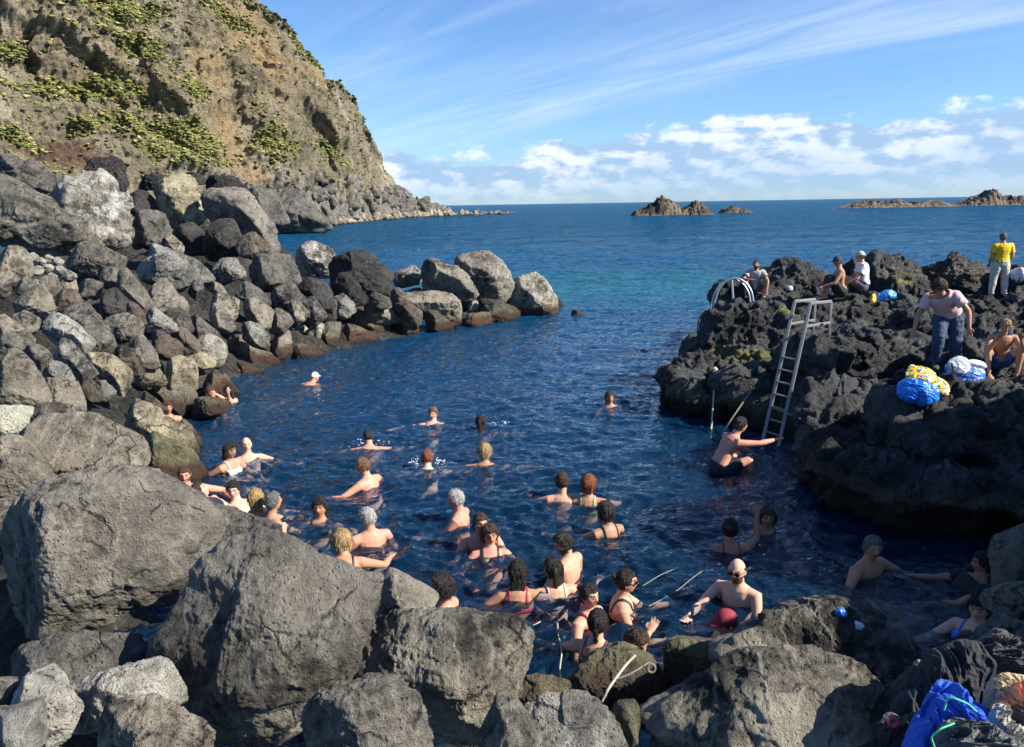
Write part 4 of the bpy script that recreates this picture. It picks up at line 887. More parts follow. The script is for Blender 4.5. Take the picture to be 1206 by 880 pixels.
def head_pts(D, k=1., hair=False):
    a, b, c = .077, .095, .113
    x = D[:, 0]*a; y = D[:, 1]*b; z = D[:, 2]*c
    s = np.clip(-z/c, 0, 1); fr = y > 0
    x = x*(1-.26*s**1.4); y = np.where(fr, y*(1-.10*s), y*(1-.48*s**1.2)); y = np.where(fr, y*.97, y)
    if not hair:
        fy = np.clip(y/.05, 0, 1)
        ax = np.abs(x)
        y = y+fy*(.022*np.exp(-((x/.012)**2+((z+.016)/.017)**2))+.010*np.exp(-((x/.009)**2+((z-.008)/.022)**2))
            - .010*np.exp(-(((ax-.031)/.017)**2+((z-.012)/.012)**2))+.006*np.exp(-((z-.032)/.008)**2)*np.exp(-(ax/.045)**4)
            + .007*np.exp(-((x/.022)**2+((z+.054)/.008)**2))-.003*np.exp(-((x/.022)**2+((z+.068)/.006)**2))+.011*np.exp(-((x/.02)**2+((z+.092)/.016)**2)))
    return np.stack([x, y, z], 1)*k
def rotm(yaw=0, pitch=0, roll=0):
    return np.array(Matrix.Rotation(math.radians(yaw), 3, 'Z') @ Matrix.Rotation(math.radians(pitch), 3, 'X') @ Matrix.Rotation(math.radians(roll), 3, 'Y'))
SK = dict(pale=(.62, .38, .28), fair=(.56, .32, .22), tan=(.44, .235, .145), red=(.56, .27, .19), olive=(.36, .20, .125), dark=(.22, .12, .075))
HC = dict(black=(.018, .014, .012), brown=(.055, .032, .018), lbrown=(.16, .095, .045), blond=(.42, .29, .13), grey=(.15, .15, .148), white=(.42, .41, .39), red=(.22, .075, .025))
class Person:
    """pose in the body's own frame: x its right, y its front, z up; origin at the pelvis"""
    def __init__(s, label, cat='person', skin='fair', sex='m', lean=(0, .05, 1), armR=((.35, .1, -.9), (.1, .4, -.8)), armL=((-.35, .1, -.9), (-.1, .4, -.8)),
                 legR=((.1, .35, -.9), (.05, -.3, -.9)), legL=((-.1, .35, -.9), (-.05, -.3, -.9)), look=(0, 0), twist=0, hair='short', hc='brown', beard=False,
                 voxel=.010, group=None, fat=1., scale=1., footdir=None, curve=0.):
        s.__dict__.update(locals())
        sx = .93 if sex == 'f' else 1.
        hs_ = sum(map(ord, label)); 
        if look == (0, 0): look = ((hs_*7) % 25-12, (hs_*3) % 13-8, (hs_*5) % 11-5)
        s.segs = []; V = []; Fc = []
        def add(vf):
            b = sum(len(v) for v in V); V.append(vf[0]); Fc.extend([tuple(i+b for i in f) for f in vf[1]])
        up = nrm(lean); side = rotm(twist)[:, 0]; side = nrm(side-up*(side @ up)*.6); side0 = np.array([1., 0, 0])
        fwd0 = np.array([0, 1., 0]); fwdt = nrm(np.cross(up, side))
        Lt = .50
        def sp(t): return up*Lt*t+fwdt*(curve*(t-t*t)*-1.)
        ts = [-.20, -.08, .08, .25, .45, .65, .82, .93, 1.0]
        ra = np.array([.10, .150, .168, .150 if sex == 'm' else .132, .140 if sex == 'm' else .122, .160*sx, .172*sx, .150*sx, .088])*fat
        rb = np.array([.08, .105, .118, .102, .098, .112, .105, .085, .062])*(.5+.5*fat)
        add(loft([sp(t) for t in ts], ra, rb, n=18, ref=side))
        s.segs.append(('torso', sp(0), sp(1.), .11))
        if sex == 'f':
            for sg in (-1, 1):
                D, Fi = ico(3); add((D*np.array([.062, .052, .056])+sp(.70)+side*sg*.075+fwdt*.085, [tuple(f) for f in Fi]))
        nb = sp(.96)
        look_R = rotm(look[0]+0, look[1], look[2] if len(look) > 2 else 0)
        neck_up = nrm(up*.6+np.array([0, 0, 1.])*.5+fwdt*.12)
        hcn = nb+neck_up*.172
        hcn = hcn+look_R[:, 1]*.015
        add(loft([nb-neck_up*.03, nb+neck_up*.06, hcn-look_R[:, 2]*.03-look_R[:, 1]*.015], [.075*sx, .059*sx, .055*sx], n=14, ref=side))
        s.segs.append(('neck', nb, hcn-look_R[:, 2]*.09, .055))
        s.head = hcn; s.HR = look_R
        D, Fi = ico(5); hp = head_pts(D, .97 if sex == 'f' else 1.); add((hp @ look_R.T+hcn, [tuple(f) for f in Fi]))
        for sg in (-1, 1):
            D, Fi = ico(2); e = D*np.array([.010, .018, .030])+np.array([sg*.077, -.008, -.006]); add((e @ look_R.T+hcn, [tuple(f) for f in Fi]))
        s.hands = []; s.sh = []
        for sg, arm in ((1, armR), (-1, armL)):
            sh = sp(.86)+side*sg*.185*sx*(.6+.4*fat)-up*.01
            e = sh+nrm(arm[0])*.285; w_ = e+nrm(arm[1])*.255
            add(loft([sp(.86)+side*sg*.09, sh, sh+(e-sh)*.3, sh+(e-sh)*.6, e], np.array([.065, .062, .052, .047, .038])*(.45+.55*sx*fat), n=14, ref=fwdt))
            add(loft([e, e+(w_-e)*.25, e+(w_-e)*.6, w_], np.array([.038, .042, .035, .026])*(.45+.55*sx), n=12, ref=fwdt))
            hd = nrm(arm[2]) if len(arm) > 2 else nrm(arm[1]); k = w_+hd*.085
            pn = np.cross(hd, side); pn = nrm(pn) if np.linalg.norm(pn) > .2 else nrm(np.cross(hd, fwdt)); wd = nrm(np.cross(pn, hd))
            add(loft([w_, w_+hd*.04, k], [.026, .040, .041], [.021, .017, .015], n=10, ref=wd))
            for f_, (of, ln) in enumerate([(-.031, .066), (-.010, .078), (.012, .073), (.033, .056)]):
                b0 = k+wd*of-hd*.01; c1 = b0+nrm(hd+wd*of*3)*ln*.55; c2 = c1+nrm(hd+wd*of*3-pn*.45)*ln*.5; add(loft([b0, c1, c2], [.0095, .0085, .0070], n=6, ref=pn))
            th = w_+hd*.025-wd*.030*1.; add(loft([th, th+nrm(hd*.7-wd*.8)*.035, th+nrm(hd*.95-wd*.4)*.062], [.013, .011, .008], n=6, ref=pn))
            s.segs += [('uarm%d' % sg, sh, e, .05), ('farm%d' % sg, e, w_+hd*.17, .035)]; s.hands.append(k); s.sh.append(sh)
        s.feet = []
        for sg, leg in ((1, legR), (-1, legL)):
            hp_ = side0*sg*.085*fat+np.array([0, 0, -.03]); kn = hp_+nrm(leg[0])*.42; an = kn+nrm(leg[1])*.41
            add(loft([hp_, hp_+(kn-hp_)*.3, hp_+(kn-hp_)*.7, kn], np.array([.092, .088, .066, .055])*(.4+.6*fat), n=16, ref=side0))
            add(loft([kn, kn+(an-kn)*.28, kn+(an-kn)*.65, an], [.055, .058, .043, .035], n=14, ref=side0))
            fd = nrm(leg[2]) if len(leg) > 2 else nrm(fwd0-np.array([0, 0, .1])); heel = an-fd*.045+nrm(leg[1])*.035
            add(loft([heel, an+fd*.05+nrm(leg[1])*.045, an+fd*.14+nrm(leg[1])*.055, an+fd*.185+nrm(leg[1])*.058], [.032, .038, .043, .034], [.030, .030, .020, .013], n=12, ref=side0))
            s.segs += [('thigh%d' % sg, hp_, kn, .075), ('shin%d' % sg, kn, an, .045), ('foot%d' % sg, heel, an+fd*.18+nrm(leg[1])*.055, .035)]; s.feet.append(an+nrm(leg[1])*.07+fd*.06)
        tmp = bpy.data.objects.new('tmp', mesh_np('tmp', np.vstack(V), Fc)); col.objects.link(tmp)
        r = tmp.modifiers.new('r', 'REMESH'); r.mode = 'VOXEL'; r.voxel_size = voxel
        q = tmp.modifiers.new('s', 'SMOOTH'); q.iterations = 2; q.factor = .5
        s.me = evalmods(tmp); bpy.data.objects.remove(tmp)
        V = getV(s.me); s.V = V; s.N = normals(s.me)
        # colour by place on the body
        base = np.array(SK[skin]); Cc = np.tile(base, (len(V), 1)); hl = (V-hcn) @ look_R; hx, hy, hz = hl.T; H = hc if isinstance(hc, tuple) else HC[hc]
        inh = (np.linalg.norm(hl/np.array([.09, .125, .135]), axis=1) < 1); f = inh & (hy > .04)
        Cc *= (1+.12*fbm(V*6+len(label)+.3*fbm(V*20, 2)[:, None], 3))[:, None]
        red = np.exp(-(((np.abs(hx)-.045)/.02)**2+((hz+.02)/.022)**2))*f; Cc *= 1-red[:, None]*np.array([.02, .22, .22])
        ax = np.abs(hx)
        eye = f & ((((ax-.031)/.014)**2+((hz-.010)/.0075)**2) < 1); Cc[eye] = (.10, .07, .055)
        brow = f & (np.abs(ax-.032) < .020) & (np.abs(hz-.034) < .006); Cc[brow] = np.array(H)*.8+base*.12
        lip = f & (((hx/.023)**2+((hz+.055)/.009)**2) < 1); Cc[lip] = base*np.array([.85, .50, .50])
        if beard:
            bd = inh & (hy > -.005) & (hz < -.030-.02*np.clip(1-ax/.04, 0, 1)*0) & ~lip & ~(f & (ax < .02) & (hz > -.036)); Cc[bd] = np.array(H if beard is True else HC[beard])*.9+base*.08
        # nipples, navel shade the plain torso
        set_col(s.me, Cc); s.me.materials.append(SKIN)
        s.hl = hl
        # bone coordinates
        best = np.full(len(V), 9.); s.bt = np.zeros(len(V)); s.bi = np.zeros(len(V), dtype=int)
        for i, (nm, a, b, rr_) in enumerate(s.segs):
            ab = b-a; tt_ = (V-a) @ ab/(ab @ ab); tc_ = np.clip(tt_, 0, 1); d = np.linalg.norm(V-a-tc_[:, None]*ab, axis=1)/rr_
            m = d < best; best[m] = d[m]; s.bt[m] = tt_[m]; s.bi[m] = i
        s.up, s.side, s.fwd, s.sp = up, side, fwdt, sp
        s.kids = []
    def seg(s, nm): return np.isin(s.bi, [i for i, q in enumerate(s.segs) if q[0].startswith(nm)])
    def wear(s, name, mask, mat, off=.006, fold=.0, thick=.003):
        Fc = np.array([p.vertices[:] for p in s.me.polygons if len(p.vertices) == 4], dtype=int)
        keep = mask[Fc].all(1); Fk = Fc[keep]
        if not len(Fk): return None
        us, inv = np.unique(Fk, return_inverse=True); Vn = s.V[us]+s.N[us]*off
        if fold: Vn += s.N[us]*(fold*(.6+fbm(s.V[us]*np.array([14, 14, 6])+3, 3, ridged=True)))[:, None]
        me = mesh_np(name, Vn, inv.reshape(-1, 4), mat); s.kids.append((name, me, thick)); return me
    def swimsuit(s, c, kind='bikini', cloth_rough=.5):
        to = s.seg('torso'); t = s.bt; lat = (s.V-s.sp(.8)) @ s.side; fw = (s.V-s.sp(.8)) @ s.fwd
        band = to & (t > .56) & (t < .66); cup = to & (t > .58) & (t < .80) & (fw > .04) & (np.abs(lat) < .13)
        strap = (s.V @ s.up > .37) & (np.abs(np.abs(lat)-.085) < .012) & ~s.seg('neck') & (np.linalg.norm(s.hl, axis=1) > .15)
        m = band | cup | strap
        if kind == 'one': m = (to & (t < .62)) | cup | strap | (band)
        if kind == 'one' or kind == 'bikini':
            m2 = (to & (t < .06)) | ((s.seg('thigh')) & (t < .12)); m = m | m2 if kind == 'one' else m
            s.wear('swimsuit', m, cloth(c, cloth_rough), .005)
            if kind == 'bikini': s.wear('bikini_bottom', m2, cloth(c, cloth_rough), .005)
    def shorts(s, c, to_=.45): s.wear('swim_shorts', (s.seg('torso') & (s.bt < .10)) | (s.seg('thigh') & (s.bt < to_)), cloth(c), .010, .008)
    def hairdo(s):
        k = s.hair; H = s.hc if isinstance(s.hc, tuple) else HC[s.hc]; mat = hairm(H)
        if k == 'none': return
        D, Fi = ico(5); p = head_pts(D, .97 if s.sex == 'f' else 1., True); x, y, z = p.T
        th = dict(short=.007, buzz=.004, bald=.004, long=.014, bun=.010, braid=.010, curly=.026, cap=.010, bob=.020, wet=.009, beanie=.012).get(k, .010)
        line = .052-.06*np.clip((np.abs(x)-.05)/.025, 0, 1)          # hairline height over the face
        cover = (z > line+np.clip(y, 0, 1)*.25-.012) & (y > 0) | (y <= 0) & (z > -.075+.9*np.clip(y+.03, 0, .05))
        if k == 'bald': cover = (y < .02) & (z < .055) & (z > -.07)
        if k in ('long', 'bob', 'wet'): cover |= (y < .025) & (np.abs(x) > .05) & (z > -.09)
        cover = cover & ~((y > 0) & (z < line+.012*vnoise(p*60)+.004)) 
        n = fbm(p*(np.array([75, 75, 9]) if k in ('long', 'wet', 'bob', 'bun', 'braid') else np.array([60, 60, 45]))+len(s.label), 3, ridged=True) if k != 'curly' else fbm(p*38+7, 3, ridged=True)
        amp = dict(curly=.018, short=.009, bob=.012, long=.011, wet=.008, bun=.007, braid=.007).get(k, .003)
        dn = D/np.linalg.norm(D, axis=1)[:, None]
        cvf = np.where(y > 0, (z+np.clip(y, 0, 1)*-.25+.012-line+.014)/.030, (z+.090-.9*np.clip(y+.03, 0, .05))/.035)
        if k == 'bald': cvf = np.minimum((.02-y)/.02, np.minimum((.055-z)/.02, (z+.07)/.02))
        if k in ('long', 'bob', 'wet'): cvf = np.where(cover, np.maximum(cvf, .8), cvf)
        cvf = np.clip(cvf+.25*vnoise(p*70+3), 0, 1)**.6; cvf = np.where(cover | (cvf > .5), cvf, cvf*.4)
        r = -.009+(th+.009+amp*n+(.005*(z > .06) if k in ('short', 'curly') else 0))*cvf
        p = p+dn*r[:, None]; V = [p @ s.HR.T+s.head]; Fc = [tuple(f) for f in Fi]
        def add(vf):
            b = sum(len(v) for v in V); V.append(vf[0]); Fc.extend([tuple(i+b for i in f) for f in vf[1]])
        Rm = s.HR; hd = s.head; bk = -Rm[:, 1]; 
        if k in ('long', 'wet', 'bob'):
            L_ = dict(long=.30, wet=.26, bob=.12)[k]
            for sx_, w_, dl in ((0, .065, 0), (-.045, .034, .02), (.045, .034, .02)):
                a = hd+bk*.068+Rm[:, 0]*sx_-Rm[:, 2]*.0; b_ = a-np.array([0, 0, 1])*L_*.45+bk*(.012-.2*dl); c_ = a-np.array([0, 0, 1])*(L_-dl)+bk*.0
                add(loft([a+Rm[:, 2]*.05, a, b_, c_], [w_*.7, w_, w_*.9, w_*.35], [.024, .030, .024, .012], n=14, ref=Rm[:, 0]))
        if k == 'bun':
            D2, F2 = ico(3); add((D2*np.array([.040, .036, .036])*(1+.08*fbm(D2*4, 2))[:, None]+hd+bk*.105+Rm[:, 2]*.045, [tuple(f) for f in F2]))
        if k == 'braid':
            a = hd+bk*.10-Rm[:, 2]*.01; n_ = 13; pts = [a-np.array([0, 0, 1])*.028*i+bk*(-.02*math.sin(i*.2)) for i in range(n_)]; rad = [.020*(1+.28*math.cos(i*PI))*(1-.045*i) for i in range(n_)]
            add(loft(pts, rad, n=10, ref=Rm[:, 0]))
        # loose strands
        rg = np.random.default_rng(len(s.label)*7+1); hv = V[0][(cvf > .75)]
        if len(V) > 1: hv = np.vstack([hv]+[q[rg.random(len(q)) < .6] for q in V[1:]])
        ns = dict(bald=60, buzz=250, curly=900, short=700).get(k, 650); ix = rg.integers(0, len(hv), ns); rt = hv[ix]
        no = rt-s.head; no[:, 2] *= .6; no /= np.linalg.norm(no, axis=1)[:, None]; gv = np.array([0, 0, -1.]) if k not in ('bun', 'braid') else -Rm[:, 1]
        tg = gv-no*(no @ gv)[:, None]; rn = rg.normal(size=(ns, 3)); ln = dict(short=.020, buzz=.008, curly=.026, bob=.045, long=.055, wet=.040, bald=.008).get(k, .022)
        out, rd = dict(short=(.45, .45), buzz=(.6, .4), curly=(.8, .7), bob=(.16, .22), bald=(.4, .4)).get(k, (.10, .16))
        di = tg*.9+no*out+rn*rd; di /= np.linalg.norm(di, axis=1)[:, None]; ll = ln*rg.uniform(.5, 1.3, (ns, 1)); sd_ = np.cross(di, rn); sd_ /= np.linalg.norm(sd_, axis=1)[:, None]; wd_ = .0022
        p0 = rt-no*.003; p1 = rt+di*ll*.5+no*.001; p2 = rt+(di*.8+gv*.35)*ll
        Q = np.stack([p0-sd_*wd_, p0+sd_*wd_, p1+sd_*wd_*.8, p1-sd_*wd_*.8, p2+sd_*wd_*.25, p2-sd_*wd_*.25], 1).reshape(-1, 3); b = sum(len(v) for v in V); V.append(Q)
        for q in range(ns): Fc.append((b+q*6, b+q*6+1, b+q*6+2, b+q*6+3)); Fc.append((b+q*6+3, b+q*6+2, b+q*6+4, b+q*6+5))
        me = mesh_np('hair', np.vstack(V), Fc, mat); s.kids.append(('hair', me, 0))
    def cap(s, c):
        D, Fi = ico(4); p = head_pts(D, 1., True); cover = p[:, 2] > .028; dn = D; p = p+dn*np.where(cover, .017, -.016)[:, None]
        V = [p @ s.HR.T+s.head]; Fc = [tuple(f) for f in Fi]; b = len(p)
        me = mesh_np('cap', V[0], Fc, cloth(c)); s.kids.append(('cap', me, 0))
        bm = []; n = 12
        for i in range(n):
            a = -1.15+2.3*i/(n-1)
            for q, zz_ in ((1, .034), (1.75-.25*abs(a), .022)): bm.append([math.sin(a)*.082*(1 if q == 1 else 1.05), math.cos(a)*.100*q, zz_])
        bm = np.array(bm) @ s.HR.T+s.head; me2 = mesh_np('peak', bm, [(2*i, 2*i+2, 2*i+3, 2*i+1) for i in range(n-1)], cloth(c)); s.kids.append(('cap_peak', me2, .004))
    def sunglasses(s):
        m = MB()
        for sg in (-1, 1):
            D2, F2 = ico(3); m.add((D2*np.array([.027, .007, .020])+np.array([sg*.032, .098, .010])) @ s.HR.T+s.head, F2)
            m.tube([np.array([sg*.058, .092, .015]) @ s.HR.T+s.head, np.array([sg*.082, .02, .012]) @ s.HR.T+s.head], .003, n=6)
        m.tube([np.array([-.012, .104, .016]) @ s.HR.T+s.head, np.array([.012, .104, .016]) @ s.HR.T+s.head], .003, n=6)
        me = bpy.data.meshes.new('sunglasses'); me.from_pydata(m.v, [], m.f); me.update(); me.materials.append(GLS); s.kids.append(('sunglasses', me, 0))
    def place(s, heading, px=None, py=None, z=None, loc=None, anchor='head', tilt=0):
        s.hairdo()
        R = Matrix.Rotation(math.radians(heading), 3, 'Z')
        if loc is None: loc = Pz(px, py, z)
        a = {'head': s.head, 'pelvis': np.zeros(3), 'foot': None}[anchor] if isinstance(anchor, str) else np.array(anchor)
        if a is None: a = min(s.feet, key=lambda q: q[2])
        root = np.array(loc)-np.array(R @ Vector(a*s.scale))
        o = obj('person', s.me); o.location = root; o.rotation_euler = (0, 0, math.radians(heading)); o.scale = (s.scale,)*3
        tag(o, s.label, s.cat, s.group)
        for nm, me, th in s.kids:
            c = obj(nm, me, o)
            if th: md = c.modifiers.new('thickness', 'SOLIDIFY'); md.thickness = th; md.offset = 1
        s.o = o; s.root = root; s.Rz = R; return s
    def w(s, p): return np.array(s.Rz @ Vector(np.array(p)*s.scale))+s.root
GLS = simple('dark_glass', (.01, .01, .012), .08)
UP, DN = (0, 0, 1), (0, 0, -1)
# common floats
SWIM = []
def swim(label, px, py, z, heading, **k):
    d = dict(armR=((.75, .35, -.35), (.3, .85, -.1)), armL=((-.75, .35, -.35), (-.3, .85, -.1))); d.update(k)
    suit = d.pop('suit', None); kind = d.pop('kind', 'bikini'); sh = d.pop('shorts', None); capc = d.pop('cap', None); gl = d.pop('glasses', False)
    p = Person(label, **d)
    if suit: p.swimsuit(suit, kind)
    if sh or (not suit and p.sex == 'm'): p.shorts(sh or (.03, .04, .07))
    if capc: p.cap(capc)
    if gl: p.sunglasses()
    p.place(heading, px, py, z+(.055 if py < 560 else .015)); SWIM.append(p.w((0, 0, .3))[:2]); return p
AF = ((.6, .6, -.35), (.25, .9, -.25)); 
def arms(a, b): return dict(armR=a, armL=b)
SPREAD = dict(armR=((.95, .15, -.06), (.9, .35, -.04)), armL=((-.95, .15, -.06), (-.9, .35, -.04)))
RELAX = dict(armR=((.45, .25, -.8), (.1, .9, -.1)), armL=((-.45, .25, -.8), (-.1, .9, -.1)))
LIE = dict(lean=(0, -.85, .55), legR=((.1, .97, .12), (.05, 1, -.05), (0, .45, .9)), legL=((-.1, .97, .05), (-.05, 1, -.1), (0, .45, .9)), footdir=1)
v1 = .013; v2 = .009
# far swimmers
swim('swimmer in a white bathing cap gliding away, farthest out', 371, 445, .06, -20, skin='tan', voxel=v1, lean=(0, .9, .35), hair='none', cap=(.75, .75, .75), armR=((.9, .35, -.05), (.9, .3, -.02)), armL=((-.5, .4, -.5), (-.2, .6, -.5)), legR=((.25, -.9, -.12), (.3, -.85, .05)), legL=((-.25, -.9, -.12), (-.1, -.9, .05)))
swim('lone head with wet brown hair facing the camera near the outcrop', 718, 468, .14, 180, skin='tan', voxel=v1, hair='wet', **RELAX)
swim('fair-haired swimmer on the back with both arms stretched wide', 510, 487, .14, 175, skin='pale', sex='f', hair='short', hc='lbrown', voxel=v1, suit=(.3, .3, .35), lean=(0, -.55, .8), **SPREAD)
swim('dark wet head of a swimmer with one pale arm out to the right', 566, 497, .11, 20, skin='tan', hair='wet', hc='black', sex='f', suit=(.02, .02, .02), voxel=v1, armR=((.95, .15, -.18), (.95, .05, -.02)))
swim('broad-backed dark-haired man swimming away, left of the middle', 434, 514, .12, 8, skin='red', hair='buzz', hc='black', voxel=v1, lean=(0, .55, .8), **SPREAD)
swim('copper-haired swimmer seen from behind in a ring of splashes', 503, 539, .12, 5, skin='pale', hair='short', hc='red', voxel=v1, lean=(0, .45, .85), **SPREAD)
swim('white-blond swimmer seen from behind with arms out low', 571, 532, .14, 0, skin='tan', sex='f', hair='bob', hc='blond', suit=(.10, .02, .05), voxel=v1, lean=(0, .2, .95), **SPREAD)
swim('young fair-haired man turned left, shoulder and back out of the water', 427, 549, .24, 60, skin='red', hair='short', hc='lbrown', voxel=v1, look=(25, -8), lean=(0, .3, 1))
# the shaded left shore
p = Person('man sitting on the rocks with both hands over his face', skin='tan', hair='buzz', voxel=v1, lean=(0, .35, 1), look=(0, -25), armR=((.3, .75, -.25), (-.35, .35, 1.)), armL=((-.3, .75, -.25), (.35, .35, 1.)), legR=((.15, .9, .4), (0, .1, -1)), legL=((-.15, .9, .4), (0, .1, -1))); p.shorts((.03, .03, .05)); p.place(-115, 247, 461, .42)
p = Person('dark-haired woman in the water facing the man with hands over his face', skin='fair', sex='f', hair='wet', hc='black', voxel=v1, look=(20, 0), armR=((.3, .8, .0), (-.2, .8, .6))); p.swimsuit((.05, .2, .3)); p.place(85, 269, 461, .25)
p = Person('woman half hidden in the dark hollow of the rocks', skin='tan', sex='f', hair='wet', voxel=v1, armR=((.2, .1, -.95), (-.4, .6, -.5)), armL=((-.2, .1, -.95), (.4, .6, -.5))); p.swimsuit((.25, .1, .05)); p.place(-150, 197, 480, .52)
# left group
swim('woman with long dark wet hair reaching an arm back to the left', 271, 531, .30, -115, skin='tan', sex='f', hair='long', hc='black', suit=(.55, .52, .5), look=(-10, 0), armL=((-.5, .2, -.6), (.1, .9, -.2)), armR=((.35, -.75, -.45), (.2, -.75, -.5)), voxel=.010)
swim('balding man reclining beside the woman with long dark hair', 290, 524, .20, -160, skin='pale', hair='bald', hc='lbrown', voxel=.010, lean=(.1, -.45, .9), armL=((-.85, .2, -.3), (-.9, .25, -.15)), armR=((.4, .5, -.5), (.3, .9, -.1)), legR=((.15, .95, .05), (-.3, .9, -.1)), legL=((-.2, .95, .02), (-.3, .9, -.1)))
d_ = dict(LIE)
swim('bearded man leaning back on the mossy rock, facing the camera', 217, 559, .32, -150, skin='red', hair='buzz', hc='brown', beard=True, look=(-10, -10), armR=((.6, -.1, -.6), (.2, .8, -.3)), armL=((-.85, -.15, -.3), (-.4, .8, -.4)), voxel=.009, **d_)
swim('brown-haired bather lying back on the low yellow rock, face up', 236, 578, .22, -80, skin='pale', hair='short', hc='brown', look=(0, 35), voxel=.010, shorts=(.45, .05, .12), armR=((.5, .2, -.6), (.1, .8, -.3)), armL=((-.5, .2, -.6), (-.1, .8, -.3)), **d_)
p = swim('smiling man on his back with one foot sticking up out of the water', 275, 577, .27, -128, skin='pale', hair='short', hc='black', look=(-45, -5), voxel=.009, lean=(0, -.6, .85), shorts=(.05, .30, .22), legR=((.1, .97, .25), (.0, .9, .35), (0, .1, 1)), legL=((-.1, .95, .02), (0, 1, .0), (0, .45, .9)), armR=((.5, .4, -.5), (.1, .9, -.1)), armL=((-.5, .4, -.5), (-.1, .9, -.1)))
swim('blonde woman with loose hair seen from behind', 301, 587, .28, 10, skin='tan', sex='f', hair='long', hc='blond', suit=(.25, .35, .28), voxel=.009, **RELAX)
swim('short grey-haired man from behind, arms reaching right', 322, 591, .28, -55, skin='tan', hair='short', hc='grey', voxel=.009, armR=((.2, .8, -.45), (-.1, 1, -.1)), armL=((-.2, .8, -.4), (.1, 1, -.05)))
swim('dark-haired woman with a fringe resting on outstretched arms, facing the camera', 377, 598, .17, 175, skin='tan', sex='f', hair='bob', hc='black', suit=(.05, .05, .05), voxel=.009, lean=(0, -.35, .95), look=(0, 5), armR=((.85, .35, -.15), (.1, .9, -.25)), armL=((-.85, .25, -.1), (-.1, .9, -.1)))
swim('white-haired old man from behind, looking left', 433, 610, .27, 30, skin='red', hair='short', hc='white', look=(35, -12), voxel=.009, fat=1.08, **RELAX)
swim('blond bather climbing out behind the largest pitted boulder', 403, 637, .42, 15, skin='tan', sex='f', hair='bob', hc='blond', suit=(.02, .02, .03), kind='one', look=(15, 0), voxel=.009, lean=(0, .5, .9), armL=((-.6, .6, .0), (.0, .8, -.4)))
# centre
swim('grey-haired older man facing left with folded arms', 537, 588, .28, 75, skin='red', hair='short', hc='white', voxel=.009, look=(15, -5), armR=((.3, .5, -.8), (-.6, .8, -.1)), armL=((-.2, .6, -.8), (.2, .9, -.05)))
swim('short-haired man close behind the woman he holds', 566, 617, .27, 190, skin='red', hair='short', hc='brown', voxel=.009, armR=((.4, .5, -.7), (-.3, .9, -.2)), armL=((-.4, .5, -.7), (.3, .9, -.2)))
swim('smiling woman floating in front of the short-haired man', 577, 630, .20, 185, skin='red', sex='f', hair='bob', hc='brown', suit=(.02, .02, .02), voxel=.009, armR=((.6, .3, -.5), (-.5, .8, -.1)), armL=((-.6, .3, -.5), (.5, .8, -.1)), lean=(0, -.4, .9))
swim('short dark-haired man of a pair, seen from behind', 662, 567, .24, 5, skin='fair', hair='short', hc='brown', voxel=.009, look=(0, 5), armR=((.75, .5, -.22), (-.1, .95, -.1)), armL=((-.75, .5, -.22), (.1, .95, -.1)))
swim('red-haired woman in a pale green bikini, seen from behind', 693, 570, .22, -10, skin='tan', sex='f', hair='bob', hc='red', suit=(.22, .42, .16), voxel=.009, armR=((.75, .5, -.22), (-.1, .95, -.1)), armL=((-.75, .5, -.22), (.1, .95, -.1)))
swim('woman with a dark ponytail and black strap turned away to the left', 713, 603, .26, 30, skin='olive', sex='f', hair='bob', hc='black', suit=(.012, .012, .012), kind='one', voxel=.009, armL=((-.5, .7, -.4), (-.6, .8, .1)), armR=((.3, 0, -.9), (.1, .6, -.4)))
swim('muscular dark-bearded man looking down to the left', 664, 640, .36, 55, skin='fair', hair='short', hc='black', beard=True, look=(45, -22), voxel=v2, fat=1.05, shorts=(.35, .04, .07), armR=((.35, .15, -.95), (.1, .8, -.4)), armL=((-.3, .4, -.9), (.1, .9, -.2)))
swim('dark-haired woman with wet bob turned away towards the bearded man', 651, 670, .22, 15, skin='fair', sex='f', hair='wet', hc='black', suit=(.5, .45, .38), voxel=v2, look=(35, 5), armL=((-.75, .4, -.3), (-.8, .2, -.1)), armR=((.7, .4, -.3), (.6, .7, -.05)))
swim('woman with long straight wet hair and a red bikini seen from behind', 610, 674, .24, 0, skin='tan', sex='f', hair='long', hc='black', suit=(.55, .03, .06), voxel=v2, armR=((.85, .3, -.25), (.9, .3, -.05)), armL=((-.75, -.1, -.5), (-.45, -.4, -.45)))
swim('curly dark-haired bearded man looking up to the left behind the broad dark boulder', 519, 693, .33, 75, skin='red', hair='curly', hc='black', beard=True, look=(15, 12), voxel=v2, armR=((.3, .2, -.95), (.1, .8, -.3)))
swim('woman with glasses and a hair bun in a dark red bikini, smiling to the right', 694, 702, .28, -128, skin='fair', sex='f', hair='bun', hc='black', suit=(.28, .015, .04), voxel=v2, look=(-12, 0), lean=(0, -.1, 1), **RELAX)
p = swim('woman in sunglasses and black swimsuit holding the rope', 738, 685, .32, -95, skin='fair', sex='f', hair='bun', hc='black', suit=(.012, .012, .014), kind='one', voxel=v2, look=(-5, 0), glasses=True, armR=((.15, .35, -.9), (-.1, .95, .05)), armL=((-.3, .7, -.55), (-.1, .95, .1)), fat=1.08)
ROPE_HAND = p.w(p.hands[0])
swim('woman with a long dark braid in a patterned swimsuit, seen from behind', 704, 733, .30, -25, skin='fair', sex='f', hair='braid', hc='black', suit=(.10, .03, .05), kind='one', voxel=v2, look=(10, 0), armR=((.35, .75, -.45), (.2, .7, .5)), armL=((-.75, .3, -.45), (-.75, .3, -.05)))
